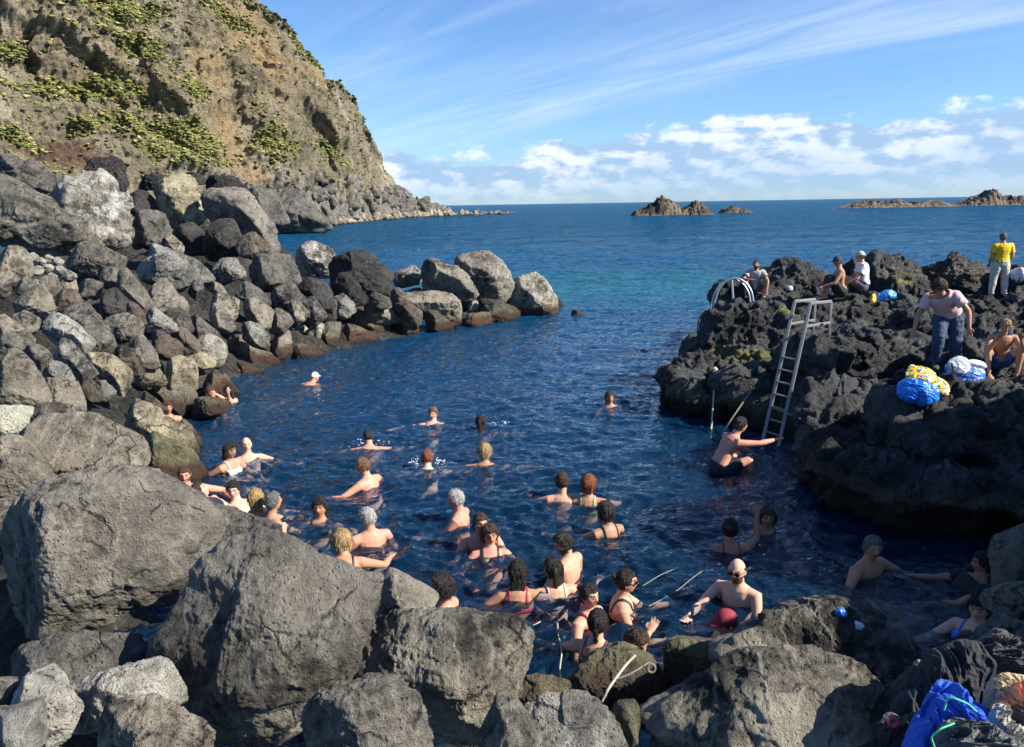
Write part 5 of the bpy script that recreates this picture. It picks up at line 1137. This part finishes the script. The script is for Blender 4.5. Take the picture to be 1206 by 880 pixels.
swim('dark-haired bather with chin low behind the mossy rope rock', 750, 758, .16, -130, skin='red', sex='f', hair='bob', hc='brown', suit=(.02, .02, .03), look=(-15, -15), voxel=v2, armR=((.4, .8, -.3), (-.2, .9, -.2)), armL=((-.4, .8, -.3), (.2, .9, -.2)))
# right side
swim('woman from behind raising one hand out of the water', 860, 623, .22, 0, skin='olive', sex='f', hair='bun', hc='black', suit=(.35, .03, .04), voxel=v2, look=(-20, 0), armR=((.55, .65, .1), (.05, .25, 1.)), armL=((-.6, .3, -.7), (-.2, .8, -.2)))
swim('bather with chin-length dark hair and face in shade near the outcrop wall', 904, 610, .16, 175, skin='olive', sex='f', hair='bob', hc='brown', suit=(.02, .02, .02), voxel=v2, **RELAX)
swim('bald bearded man in sunglasses, arms stretched to the left', 868, 672, .34, 140, skin='pale', hair='bald', hc='brown', beard=True, glasses=True, look=(5, -5), voxel=.008, armR=((.35, .75, -.5), (-.1, .95, .02)), armL=((-.2, .35, -.85), (-.1, .95, -.05)))
swim('person in a dark red peaked cap behind the lava ridge', 855, 734, .28, 100, skin='fair', hair='buzz', hc='brown', cap=(.24, .02, .04), look=(0, -8), voxel=v2, **RELAX)
swim('grey-haired moustached man in deep shade, chest out of the water', 1028, 645, .34, -150, skin='tan', hair='short', hc='grey', look=(-30, -3), voxel=.008, fat=1.12, armR=((.75, .3, -.45), (.3, .8, -.3)), armL=((-.75, .3, -.45), (-.3, .8, -.3)))
p = Person('man in a dark shirt lying back in the shaded pool corner', skin='olive', hair='short', hc='black', look=(-10, 0), lean=(0, -.6, .85), armR=((.2, .9, -.2), (0, 1, .05)), armL=((-.2, .9, -.3), (0, 1, .0)), legR=((.1, .97, .02), (0, 1, -.1)), legL=((-.1, .97, .06), (0, 1, -.05)), voxel=.009)
p.wear('shirt', (p.seg('torso') & (p.bt > -.05) & (p.bt < .93)) | (p.seg('uarm') & (p.bt < .5)), cloth((.012, .012, .014)), .012, .01); p.shorts((.02, .02, .03)); p.place(85, 1158, 664, .30)
swim('girl in a blue bikini sitting in the shaded water', 1153, 716, .30, 120, skin='pale', sex='f', hair='wet', hc='black', suit=(.05, .13, .62), voxel=v2, look=(15, -5), armR=((.35, .8, -.4), (.1, .95, .12)), armL=((-.3, .4, -.8), (-.1, .9, -.1)), lean=(0, -.25, 1), legR=((.1, .97, -.05), (0, 1, -.05)), legL=((-.1, .97, -.05), (0, 1, -.05)))
LOG = []
# ---------------------------------------------------------------- ladder, rails
ALU = simple('aluminium', (.24, .24, .232), .55, .5, bump=(60, .3, .004))
STEEL = simple('steel_rail', (.42, .43, .44), .35, .85)
g0 = Pz(896, 530, -.10); T1 = P(936, 355, 13.35)
wv = np.array([.15, -.30, 0]); pv = np.array([.42, .21, 0])
T2 = T1+wv; g1 = g0+wv
lad = empty('pool_ladder', g0+wv/2)
def loc(a): return np.array(a)-(g0+wv/2)
def bar(m, a, b, w=.045, h=.03):
    a, b = loc(a), loc(b); d = b-a; L_ = np.linalg.norm(d); q = Vector(d).to_track_quat('Z', 'Y').to_matrix()
    m.box((a+b)/2, (w, h, L_), q, bev=.006)
for a, b in ((g0, T1), (g1, T2)):
    m = MB(); bar(m, a, b, .055, .032); m.build('side_rail', ALU, lad)
for k in range(8):
    u = .04+.082*k+.0; m = MB(); bar(m, g0+(T1-g0)*u, g1+(T2-g1)*u, .034, .022); m.build('rung', ALU, lad)
pl1, pl2 = T1+pv, T2+pv
m = MB(); bar(m, T1-pv*.03, pl1, .03, .05); m.build('platform_rail', ALU, lad)
m = MB(); bar(m, T2-pv*.03, pl2, .03, .05); m.build('platform_rail', ALU, lad)
for u in (.35, .5, .65, .8, .97):
    m = MB(); bar(m, T1+pv*u-np.array([0, 0, .02]), T2+pv*u-np.array([0, 0, .02]), .05, .02); m.build('tread', ALU, lad)
for q in (pl1, pl2):
    zb = down(q[0], q[1]); m = MB(); bar(m, (q[0], q[1], max(min(zb, q[2]-.50), q[2]-1.0)-.03), q, .045, .03); m.build('leg', ALU, lad)
for a, q in ((T1, pl1), (T2, pl2)):
    low = a+(g0-T1)*.16; m = MB(); bar(m, low, (q[0], q[1], low[2]), .03, .045); m.build('cross_bar', ALU, lad)
m = MB(); bar(m, T1+(g0-T1)*.16+pv*.9, T2+(g0-T1)*.16+pv*.9, .03, .04); m.build('cross_bar', ALU, lad)
tag(lad, 'tall aluminium ladder with a small platform leaning down the outcrop into the water', 'ladder')
def tubeobj(name, pts, r, mat, parent=None, n=10):
    pts = np.array(pts, dtype=float)
    # smooth resample
    tt_ = np.linspace(0, len(pts)-1, max(24, len(pts)*6)); q = np.stack([np.interp(tt_, range(len(pts)), pts[:, k]) for k in range(3)], 1)
    for _ in range(3): q[1:-1] = (q[:-2]+2*q[1:-1]+q[2:])/4
    m = MB(); m.tube(q, r, n=n); return m.build(name, mat, parent)
dR = 18.9
hr = empty('handrail', P(862, 360, dR)); hl_ = np.array(hr.location)
for k, (dd, ox, oy) in enumerate(((0, 0, 0), (.42, 3.5, -1.))):
    arc = [P(x+ox, y+oy, dR-dd) for x, y in [(835, 372), (838, 358), (842, 344), (849, 334), (858, 329), (867, 329), (876, 335), (882, 345), (884, 358)]]
    tubeobj('rail_tube', [a-hl_ for a in arc], .024, STEEL, hr)
tubeobj('post', [P(862, 330, dR-.2)-hl_, P(864, 362, dR-.2)-hl_], .026, STEEL, hr)
tag(hr, 'curved steel handrail arching over the seaward edge of the outcrop', 'handrail')
hk = tubeobj('mooring_hook', [P(822, 392, 17.6), P(822, 380, 17.6), P(825, 372, 17.6), P(831, 366, 17.6), P(836, 368, 17.6)], .018, simple('dark_iron', (.03, .03, .035), .5, .6)); tag(hk, 'bent dark iron bar left of the curved handrail', 'iron bar')
# ---------------------------------------------------------------- ropes
ROPE = simple('pale_rope', (.46, .44, .36), .9, bump=(160, .8, .01)); ROPE2 = simple('grey_rope', (.20, .20, .17), .9, bump=(160, .8, .01))
def rope(pts, r, label, mat=ROPE, knot=None):
    o = tubeobj('rope', pts, r, mat, n=8)
    if knot is not None:
        D, Fi = ico(3); k = mesh_np('knot', D*np.array([.05, .05, .06])*(1+.2*fbm(D*4, 2))[:, None]+np.array(knot), [tuple(f) for f in Fi], mat); obj('knot', k, o)
    tag(o, label, 'rope'); return o
def onrock(px, py, off=.04):
    h = hit(px, py); return (h-np.array(nrm(ray(px, py)))*off) if h is not None else P(px, py, 13.5)
A_r = onrock(842, 436)
rope([A_r, (A_r+Pz(838, 512, 0))/2+np.array([0, 0, -.02]), Pz(837, 516, -.1)], .014, 'pale rope with a knot hanging straight down the outcrop into the water', knot=A_r)
A_r = onrock(884, 461)
rope([A_r, (A_r+Pz(846, 516, 0))/2, Pz(844, 519, -.1)], .014, 'grey rope slanting down left of the ladder', ROPE2)
rope([onrock(926, 540), Pz(903, 570, -.05)], .014, 'short grey rope running into the water right of the ladder foot', ROPE2)
rope([g0+(T1-g0)*.28, onrock(942, 493)], .010, 'thin line tying the ladder to the rock', ROPE2)
W_ = Pz(772, 712, .10)
rope([Pz(764, 714, .10), Pz(780, 706, .02), Pz(800, 694, .03), Pz(815, 681, .02), Pz(835, 667, -.03)], .005, 'pale rope running from the hand of the woman in sunglasses out over the water', ROPE2)
rope([Pz(757, 690, .12), Pz(778, 677, .06), Pz(800, 668, -.02)], .0045, 'short pale rope end beyond the woman in sunglasses', ROPE2)
rope([Pz(656, 725, .0), Pz(657, 745, .03), Pz(662, 768, .04), Pz(659, 788, .05), Pz(662, 806, .10)], .007, 'upright pale mooring line in the water left of the woman with the braid')
rope([Pz(664, 803, .10), Pz(690, 795, .2), P(700, 790, 6.4), P(716, 782, 6.05)], .008, 'thin rope leading from the mooring line to the mossy rock')
mr = [P(709, 826, 5.35), P(716, 812, 5.35), P(728, 795, 5.45), P(738, 782, 5.55), P(748, 772, 5.6)]
rope(mr, .009, 'thick pale rope lying up over the green mossy rock')
rope([P(725, 800, 5.42), P(740, 795, 5.45), P(752, 788, 5.5), P(765, 780, 5.6)], .006, 'thin tail of rope curling right on the green mossy rock', ROPE2)
an = np.linspace(0, 2*PI, 20); rope([P(767+4.5*math.cos(a), 787+5*math.sin(a), 5.52) for a in an], .009, 'small ring fixed to the mossy rock', ROPE2)
rope([Pz(622, 740, .0), Pz(635, 733, .03), Pz(648, 727, -.03)], .006, 'pale line floating right of the broad dark boulder')
# ---------------------------------------------------------------- people on the outcrop
def seat(px, py, t=None):
    best = None
    for dx in (0, -3, 3, -6, 6, -9, 9):
        for dy in range(-9, 10, 3):
            h = hit(px+dx, py+dy)
            if h is None: continue
            e = (abs(float(-(h-CAM) @ CB)-t) if t else 0)+.05*(abs(dx)+abs(dy))
            if best is None or e < best[0]: best = (e, h)
    return best[1] if best else P(px, py, t or 14)
def put_feet(p, heading, px, py, t=None, dz_=0.):
    h = seat(px, py, t); f = min(p.feet, key=lambda q: q[2]); LOG.append(( p.label[:30], round(float(-(h-CAM) @ CB), 1), np.round(h, 2))); p.place(heading, loc=h+np.array([0, 0, dz_+.01]), anchor=np.array([(p.feet[0][0]+p.feet[1][0])/2, (p.feet[0][1]+p.feet[1][1])/2, f[2]])); return p
STAND = dict(legR=((.06, .02, -1), (.03, -.03, -1)), legL=((-.06, .02, -1), (-.03, -.03, -1)))
p = Person('man in a yellow polo shirt and light grey trousers seen from behind', skin='tan', hair='short', hc='grey', lean=(0, -.03, 1), fat=1.1, armR=((.28, -.05, -.95), (-.15, .50, -.55)), armL=((-.28, -.05, -.95), (.15, .50, -.55)), legR=((.13, .02, -1), (.05, -.03, -1)), legL=((-.13, .02, -1), (-.05, -.03, -1)), voxel=.010, scale=.96)
tr = (p.seg('torso') & (p.bt < .10)) | p.seg('thigh') | (p.seg('shin') & (p.bt < .95)); p.wear('trousers', tr, cloth((.46, .44, .39)), .022, .010)
p.wear('polo_shirt', (p.seg('torso') & (p.bt > .06) & (p.bt < .97)) | (p.seg('uarm') & (p.bt < .62)), cloth((.72, .47, .012)), .020, .009)
p.wear('belt', p.seg('torso') & (p.bt > .05) & (p.bt < .11), cloth((.03, .02, .015)), .026)
p.wear('shoe', p.seg('foot1'), cloth((.02, .02, .02)), .008); p.wear('shoe', p.seg('foot-1'), cloth((.02, .02, .02)), .008)
put_feet(p, -4, 1167, 351, 19.3)
p = Person('curly-haired man in a pale pink T-shirt and jeans stepping down over the rocks', skin='tan', hair='curly', hc='brown', lean=(.40, .85, .85), look=(0, -48), armR=((.45, .15, -.9), (.15, .25, -.95)), armL=((-.75, .1, -.85), (-.1, .30, -.95)), legR=((.1, .62, -.80), (.0, -.25, -.95)), legL=((-.12, .10, -1), (-.02, -.30, -.95)), voxel=.009, fat=1.03)
p.wear('jeans', (p.seg('torso') & (p.bt < .10)) | p.seg('thigh') | (p.seg('shin') & (p.bt < .96)), cloth((.030, .055, .11)), .018, .016)
p.wear('t_shirt', (p.seg('torso') & (p.bt > .02) & (p.bt < .98)) | (p.seg('uarm') & (p.bt < .62)), cloth((.62, .42, .44)), .022, .010)
p.wear('shoe', p.seg('foot1'), cloth((.05, .05, .05)), .010); p.wear('shoe', p.seg('foot-1'), cloth((.05, .05, .05)), .010)
put_feet(p, 155, 1112, 444, 12.6)
p = Person('blond boy in blue shorts sitting with a phone held up to his face', skin='tan', hair='short', hc='blond', lean=(0, .28, 1), look=(0, -28), armR=((.25, .65, -.55), (-.35, .4, .85)), armL=((-.25, .65, -.55), (.35, .4, .85)), legR=((.40, .62, .68), (-.1, .12, -1)), legL=((-.40, .62, .68), (.1, .12, -1)), voxel=.009, scale=.92)
p.shorts((.03, .07, .22), .6)
put_feet(p, 165, 1182, 449, 12.4)
hm = (p.w(p.hands[0])+p.w(p.hands[1]))/2
m = MB(); m.box((0, 0, 0), (.075, .012, .15), bev=.004); ph = m.build('phone', simple('phone_shell', (.25, .25, .27), .3)); ph.location = hm+np.array([0, .0, .06]); ph.rotation_euler = (.2, 0, 0); tag(ph, 'grey mobile phone held by the blond boy', 'phone')
# towel over his shoulder
V, Fc, c, sz = rock_geo(px_poly('1168,398 1176,386 1184,384 1186,400 1178,420 1170,414'), float(np.linalg.norm(p.root-CAM))*.975, 8, 5, rough=.2, pn=6, thick=.8)
V = V+nrm(c-CAM)*.22
o = obj('towel', mesh_np('towel', V, Fc, cloth((.02, .12, .14)))); tag(o, 'dark teal towel behind the shoulder of the blond boy', 'towel')
p = Person('man in a grey T-shirt squatting at the seaward edge of the outcrop', skin='tan', hair='buzz', hc='black', beard=True, lean=(0, .25, 1), armR=((.4, .6, -.45), (-.7, .5, .0)), armL=((-.4, .55, -.6), (.1, .25, -.95)), legR=((.45, .55, .70), (-.1, -.15, -1)), legL=((-.45, .55, .70), (.1, -.15, -1)), voxel=.012, scale=.88)
p.wear('t_shirt', (p.seg('torso') & (p.bt > .02) & (p.bt < .98)) | (p.seg('uarm') & (p.bt < .6)), cloth((.30, .30, .29)), .02, .014); p.shorts((.10, .09, .08), .6)
put_feet(p, 165, 889, 350, 21)
p = Person('bare-chested man in a dark cap and black trousers sitting sideways on the outcrop', skin='tan', hair='buzz', hc='black', lean=(0, .15, 1), look=(10, -10), armR=((.25, .5, -.8), (-.2, .9, -.3)), armL=((-.25, .5, -.8), (.2, .9, -.3)), legR=((.1, .65, .75), (0, .2, -1)), legL=((-.1, .65, .75), (0, .2, -1)), voxel=.012)
p.cap((.03, .03, .035)); p.wear('trousers', (p.seg('torso') & (p.bt < .08)) | p.seg('thigh') | (p.seg('shin') & (p.bt < .5)), cloth((.015, .015, .017)), .015, .01)
put_feet(p, 80, 967, 352, 20); PR = p.root.copy()
p = Person('person in a white T-shirt and pale cap sitting behind the bare-chested man', skin='fair', hair='buzz', hc='brown', lean=(0, .1, 1), armR=((.3, .4, -.8), (-.1, .8, -.4)), armL=((-.3, .4, -.8), (.1, .8, -.4)), legR=((.1, .85, .45), (0, .15, -1)), legL=((-.1, .85, .45), (0, .15, -1)), voxel=.012)
p.cap((.45, .42, .36)); p.wear('t_shirt', (p.seg('torso') & (p.bt > .02) & (p.bt < .98)) | (p.seg('uarm') & (p.bt < .6)), cloth((.62, .64, .68)), .02, .014); p.shorts((.1, .1, .12), .6)
p.place(75, loc=PR+np.array([.50, .05, .10]), anchor='pelvis')
p = Person('bare-backed man crouching in the water and gripping the ladder', skin='red', hair='short', hc='black', lean=(0, .55, .95), look=(0, -5), armR=((.25, .9, .0), (-.1, 1, .08)), armL=((-.15, .75, -.55), (-.05, .85, -.5)), legR=((.15, .9, .30), (0, .1, -1)), legL=((-.15, .9, .30), (0, .1, -1)), voxel=.009, curve=.10)
p.shorts((.015, .018, .03), .7); p.place(-75, 872, 501, .64)
# ---------------------------------------------------------------- bags and small things on the outcrop
def print_mat(name, base, cols, sc_=9.):
    t = NT(name); oc = t.n('TexCoord').outputs['Object']; c = base
    for i, (cc, th) in enumerate(cols):
        mp = t.n('Mapping'); mp.inputs['Location'].default_value = (i*3.1, i*1.7, i); t.l(oc, mp.inputs[0]); v = t.noise(mp.outputs[0], sc_, 1, .4, .6); c = t.mix(t.ramp(v, (th, 0.), (th+.02, 1.)), c, cc)
    t.bsdf(Base_Color=c, Roughness=.35, Normal=t.bump(t.noise(oc, 14, 4), .5, .02)); return t.m
BLUEP = print_mat('blue_plastic', (.01, .16, .62), [((.02, .26, .80), .58)])
def sack(name, poly, d, mat, parent=None, seed=1, th=.8, fold=.018, pn=5, push=0.):
    V, Fc, c, s = rock_geo(px_poly(poly), d, seed, 5, rough=.05, pn=pn, thick=th); n = (V-c)/np.linalg.norm(V-c, axis=1)[:, None]
    V = V+n*(fold*fbm(V*np.array([16, 16, 9])+seed, 4, ridged=True))[:, None]+nrm(c-CAM)*push; return obj(name, mesh_np(name, V, Fc, mat), parent)
def heap(name, poly, d, c, label, cat, seed, fold=.03, pn=6, th=.8, fr=(5, 5, 9), rough=.8, parent=None, mat=None, rise=.35, ang=None):
    """a crumpled cloth: one skin over a dome, creased along its run, hem tucked down behind"""
    rg = np.random.default_rng(seed); q = np.array([P(a, b, d) for a, b in px_poly(poly)]); ce = q.mean(0)
    nn_ = nrm(CB*.75+np.array([0, 0, .65])); ux = nrm(CR-nn_*(CR @ nn_)); uy = np.cross(nn_, ux)
    x, y = (q-ce) @ ux, (q-ce) @ CU/max(.2, abs(uy @ CU)); A = np.arctan2(y, x); R0 = np.hypot(x, y); o_ = np.argsort(A); A, R0 = A[o_], R0[o_]
    na, nr = 300, 110; a = np.linspace(-PI, PI, na, endpoint=False); Rb = np.interp(a, A, R0, period=2*PI)
    k3 = np.array([np.cos(a)*2, np.sin(a)*2, a*0+seed]).T; Rb = Rb*(1+.10*fbm(k3*1.3, 3)+.03*fbm(k3*5, 2)); sz = Rb.mean()
    sr = np.linspace(0, 1, nr)**.8; S_2, A2 = np.meshgrid(sr, a, indexing='ij'); X2 = S_2*Rb[None]*np.cos(A2); Y2 = S_2*Rb[None]*np.sin(A2)
    th_ = rg.uniform(0, PI) if ang is None else ang; u = X2*math.cos(th_)+Y2*math.sin(th_); v = -X2*math.sin(th_)+Y2*math.cos(th_)
    pp = np.stack([u.ravel()*2.2/sz*.5, v.ravel()*2.2/sz*1.5, np.full(u.size, seed*.7)], 1); wp = .55*np.stack([vnoise(pp*1.1+3), vnoise(pp*1.1+11), pp[:, 0]*0], 1)
    f1 = fbm(pp+wp, 2, 2.1, .5, ridged=True); f2 = fbm(pp*2.4+wp*2+5, 3, 2.2, .5, ridged=True)
    Hh = sz*rise*(1-S_2.ravel()**2.6)+(fold*1.5*f1+fold*.55*f2)*(1-S_2.ravel()**9)
    V = ce+ux*X2.ravel()[:, None]+uy*Y2.ravel()[:, None]+nn_*Hh[:, None]
    hem = V[-na:]-nn_*sz*.45-(V[-na:]-ce)*.12; V = np.vstack([V, hem]); I = np.arange((nr+1)*na).reshape(nr+1, na)
    Fq = np.stack([I[:-1], I[1:], np.roll(I, -1, 1)[1:], np.roll(I, -1, 1)[:-1]], -1).reshape(-1, 4)
    o = obj(name, mesh_np(name, V, Fq, mat or cloth(c, rough, 30)), parent)
    if label: tag(o, label, cat)
    return o
hb = seat(1084, 468); db = float(-(hb-CAM) @ CB)-.12
bag = heap('beach_bag', '1057,459 1062,449 1074,446 1092,450 1108,456 1107,467 1098,473 1078,472 1063,468', db, None, None, None, 31, .018, rise=.5, mat=BLUEP)
heap('printed_flap', '1069,447 1079,429 1086,431 1104,445 1115,452 1109,465 1092,457', db+.05, None, None, None, 32, .010, rise=.22, parent=bag, mat=print_mat('yellow_print', (.62, .42, .015), [((.14, .03, .20), .56), ((.80, .80, .74), .62), ((.10, .25, .06), .63)], 16))
sack('inner_bag', '1066,449 1072,438 1080,436 1082,449', db+.16, print_mat('pale_blue_bag', (.15, .45, .62), [((.6, .7, .75), .6)]), bag, seed=33, th=.5)
tag(bag, 'shiny blue bag with a yellow printed flap standing at the edge of the outcrop', 'bag')
hb = seat(1136, 451); db = float(-(hb-CAM) @ CB)-.05
bag = heap('shopping_bag', '1117,430 1126,427 1142,428 1160,431 1158,446 1148,453 1134,452 1120,447', db, None, None, None, 41, .016, rise=.45, mat=print_mat('blue_white_print', (.05, .17, .60), [((.62, .68, .75), .60), ((.02, .04, .28), .62)], 12))
heap('white_top', '1115,430 1120,425 1142,425 1161,428 1161,433 1140,431 1118,434', db-.06, (.62, .66, .70), None, None, 42, .008, rise=.4, rough=.5, parent=bag)
tubeobj('handle', [P(1121, 428, db-.15), P(1124, 440, db-.2), P(1128, 450, db-.2)], .014, cloth((.01, .01, .012)), bag)
tag(bag, 'blue and white printed shopping bag between the man in pink and the blond boy', 'bag')
hb = seat(1045, 356); db = float(-(hb-CAM) @ CB)-.1
bag = sack('beach_bag', '1030,348 1034,342 1050,340 1066,341 1068,351 1056,353 1040,355 1030,356', db, print_mat('blue_white_bag', (.03, .25, .70), [((.70, .74, .78), .56)], 7), seed=51, th=.6)
sack('yellow_side', '1022,353 1029,345 1034,347 1031,357 1023,359', db+.05, cloth((.72, .50, .04), .4), bag, seed=52, th=.7)
tag(bag, 'blue bag with a yellow side lying flat behind the ladder platform', 'bag')
hb = seat(1198, 330); V_ = sack('white_bag', '1188,322 1194,316 1206,315 1214,318 1214,330 1196,331', float(-(hb-CAM) @ CB)-.05, cloth((.60, .62, .64)), seed=55, fold=.03); tag(V_, 'white and grey bundle right of the man in yellow', 'bundle')
hb = seat(927, 341); V_ = sack('folded_cloth', '921,341 925,337 934,337 938,341 930,343', float(-(hb-CAM) @ CB)-.05, cloth((.35, .35, .37)), seed=56); tag(V_, 'small grey cloth between the squatting man and the seated pair', 'cloth')
hb = seat(1202, 375)
p = Person('bather mostly cut off by the right edge, only an arm showing', skin='red', hair='short', hc='brown', armR=((.3, .3, -.85), (-.1, .9, -.2)), armL=((-.3, .3, -.85), (.1, .9, -.2)), legR=((.1, .9, .3), (0, .2, -1)), legL=((-.1, .9, .3), (0, .2, -1)), voxel=.014); p.shorts((.02, .03, .05)); p.place(90, loc=hb+np.array([.55, .1, .08]), anchor='pelvis')
# ---------------------------------------------------------------- clothes at the lower right
heap('jacket', '1040,838 1062,812 1090,790 1122,772 1150,765 1172,768 1180,790 1160,815 1120,838 1080,856 1050,862', 4.25, (.012, .014, .020), 'black jacket spread over the rocks behind the blue fleece', 'jacket', 81, .045, rough=.85)
heap('jacket', '1148,770 1168,752 1186,745 1200,752 1215,770 1215,800 1190,800 1160,792', 4.4, (.035, .036, .042), 'crumpled charcoal jacket with pale folds at the right edge', 'jacket', 82, .05, rough=.7)
fl = heap('fleece', '1052,890 1068,856 1090,838 1108,822 1122,811 1138,814 1150,826 1168,844 1176,858 1165,868 1140,870 1110,880 1090,895', 3.75, (.02, .10, .52), 'bright blue fleece with green edging on top of the clothes pile', 'fleece', 83, .045)
GR = cloth((.06, .55, .28), .6)
tubeobj('edging', [P(1112, 836, 3.42), P(1116, 822, 3.42), P(1126, 823, 3.40), P(1140, 829, 3.42), P(1150, 838, 3.45)], .0042, GR, fl)
tubeobj('edging', [P(1102, 884, 3.38), P(1096, 868, 3.38), P(1108, 858, 3.36), P(1124, 852, 3.38)], .0042, GR, fl)
heap('sleeve', '1108,828 1122,824 1140,832 1160,848 1172,860 1165,866 1145,856 1120,846', 3.55, (.02, .10, .52), None, None, 84, .02, parent=fl)
heap('backpack', '1098,885 1108,866 1128,853 1152,856 1180,864 1206,880 1200,900 1110,905', 3.45, (.055, .06, .06), 'dark grey shiny bag at the bottom edge under the blue fleece', 'bag', 85, .04, rough=.5, fr=(9, 9, 14))
heap('towel', '1154,838 1162,816 1178,802 1196,797 1215,800 1215,812 1180,822 1165,838', 3.85, (.46, .36, .20), 'straw-coloured terry towel at the right edge of the pile', 'towel', 86, .015)
heap('towel', '1163,836 1176,822 1196,812 1218,806 1218,836 1190,832', 3.7, (.62, .28, .15), 'peach-orange folded towel lying on the straw-coloured one', 'towel', 87, .035, fr=(3, 3, 22))
heap('shirt', '1168,856 1182,836 1194,836 1192,856 1206,880 1195,885 1178,868', 3.55, (.34, .32, .28), 'beige shirt crumpled between the fleece and the peach towel', 'shirt', 88, .03)
heap('trousers', '1190,850 1200,838 1218,836 1220,890 1206,888', 3.6, (.03, .035, .05), 'dark trousers hanging at the right edge below the peach towel', 'trousers', 89, .03)
sd_ = heap('sandal', '1036,860 1040,848 1052,842 1062,846 1060,854 1046,862', 4.1, (.16, .14, .15), 'grey sandal with a pink strap left of the blue fleece', 'sandal', 90, .01)
tubeobj('strap', [P(1052+5*math.cos(a), 851+5.5*math.sin(a), 3.97) for a in an], .006, cloth((.7, .04, .13)), sd_)
heap('trousers', '985,892 1030,872 1060,855 1090,845 1075,870 1045,895', 4.0, (.010, .011, .013), 'black trousers trailing from the pile along the bottom edge', 'trousers', 91, .03)
# wooden stake
m = MB(); b0 = P(1078, 812, 4.9); m.tube([b0+np.array([0, 0, -.12]), b0, b0+np.array([.004, 0, .10]), b0+np.array([.004, 0, .17]), b0+np.array([.004, 0, .195])], [.034, .034, .034, .030, .012], n=14)
tag(m.build('wooden_stake', simple('weathered_wood', (.30, .25, .18), .9, bump=(40, .6, .01))), 'short weathered wooden stake between the lava ridge and the black jacket', 'stake')
rk = ROCKS
RB = {}
def boulder_hit(px, py):
    r = Vector(ray(px, py)).normalized(); best = None
    dg = bpy.context.evaluated_depsgraph_get()
    ok, loc_, n_, i_, ob, mt = sc.ray_cast(dg, Vector(CAM), r); return np.array(loc_)-np.array(r)*.015 if ok else P(px, py, 5.5)
bpy.context.view_layer.update()
for (px, py, w_, c, lb) in ((990, 723, 7, (.05, .20, .65), 'crumpled blue plastic wrapper lying on the lava ridge'), (1012, 737, 7, (.55, .62, .66), 'crumpled clear plastic scrap lying on the lava ridge')):
    q = boulder_hit(px, py); d = float(-(q-CAM) @ CB)
    o = sack('litter', ' '.join('%f,%f' % (px+w_*math.cos(a)*(1+.3*math.sin(3*a)), py+w_*.5*math.sin(a)) for a in np.linspace(0, 6, 8)), d, cloth(c, .25), seed=95, fold=.03); tag(o, lb, 'litter')
# ---------------------------------------------------------------- ripples round the bathers
wm_ = WATER.data; V = getV(wm_); rg = np.random.default_rng(3)
near = (V[:, 1] > 4) & (V[:, 1] < 24) & (np.abs(V[:, 0]) < 9); Vi = V[near]; dz_ = np.zeros(len(Vi))
for c in SWIM:
    r = np.hypot(Vi[:, 0]-c[0], Vi[:, 1]-c[1]); m = r < 1.6
    q = np.stack([Vi[m, 0]*2, Vi[m, 1]*2, np.zeros(m.sum())], 1); rr_ = r[m]+.10*vnoise(q)
    dz_[m] += (.016*np.cos(rr_*2*PI/rg.uniform(.20, .30)+rg.uniform(0, 6))*np.exp(-((rr_-.45)/.42)**2)*(.55+.6*vnoise(q*.8+c[0])))
V[near, 2] += dz_; setV(wm_, V)
SPL = simple('splash_water', (.80, .86, .90), .25)
def splash(px, py, n, w_, label, h=.10):
    c = Pz(px, py, .02); m = MB()
    for k in range(n):
        a = rg.uniform(0, 2*PI); r = w_*rg.uniform(.3, 1)**.7; x_, y_ = c[0]+math.cos(a)*r, c[1]+math.sin(a)*r*.6
        D2, F2 = ico(2 if k < n*.85 else 3); up_ = rg.random()
        sz = np.array([.007, .007, .007])*rg.uniform(.5, 1.4) if k < n*.85 else np.array([.030, .016, .004])*rg.uniform(.4, 1.2)
        m.add(D2*sz+np.array([x_, y_, (.03+h*up_*up_) if k < n*.85 else .018+wave(np.array([x_]), np.array([y_]))[0]]), F2)
    tag(m.build('splash', SPL), label, kind='stuff')
splash(503, 546, 60, .30, 'splash of white drops round the copper-haired swimmer')
splash(434, 523, 34, .35, 'splash round the broad-backed swimmer', .05)
splash(588, 500, 22, .18, 'splash at the hand of the dark-headed swimmer', .05)
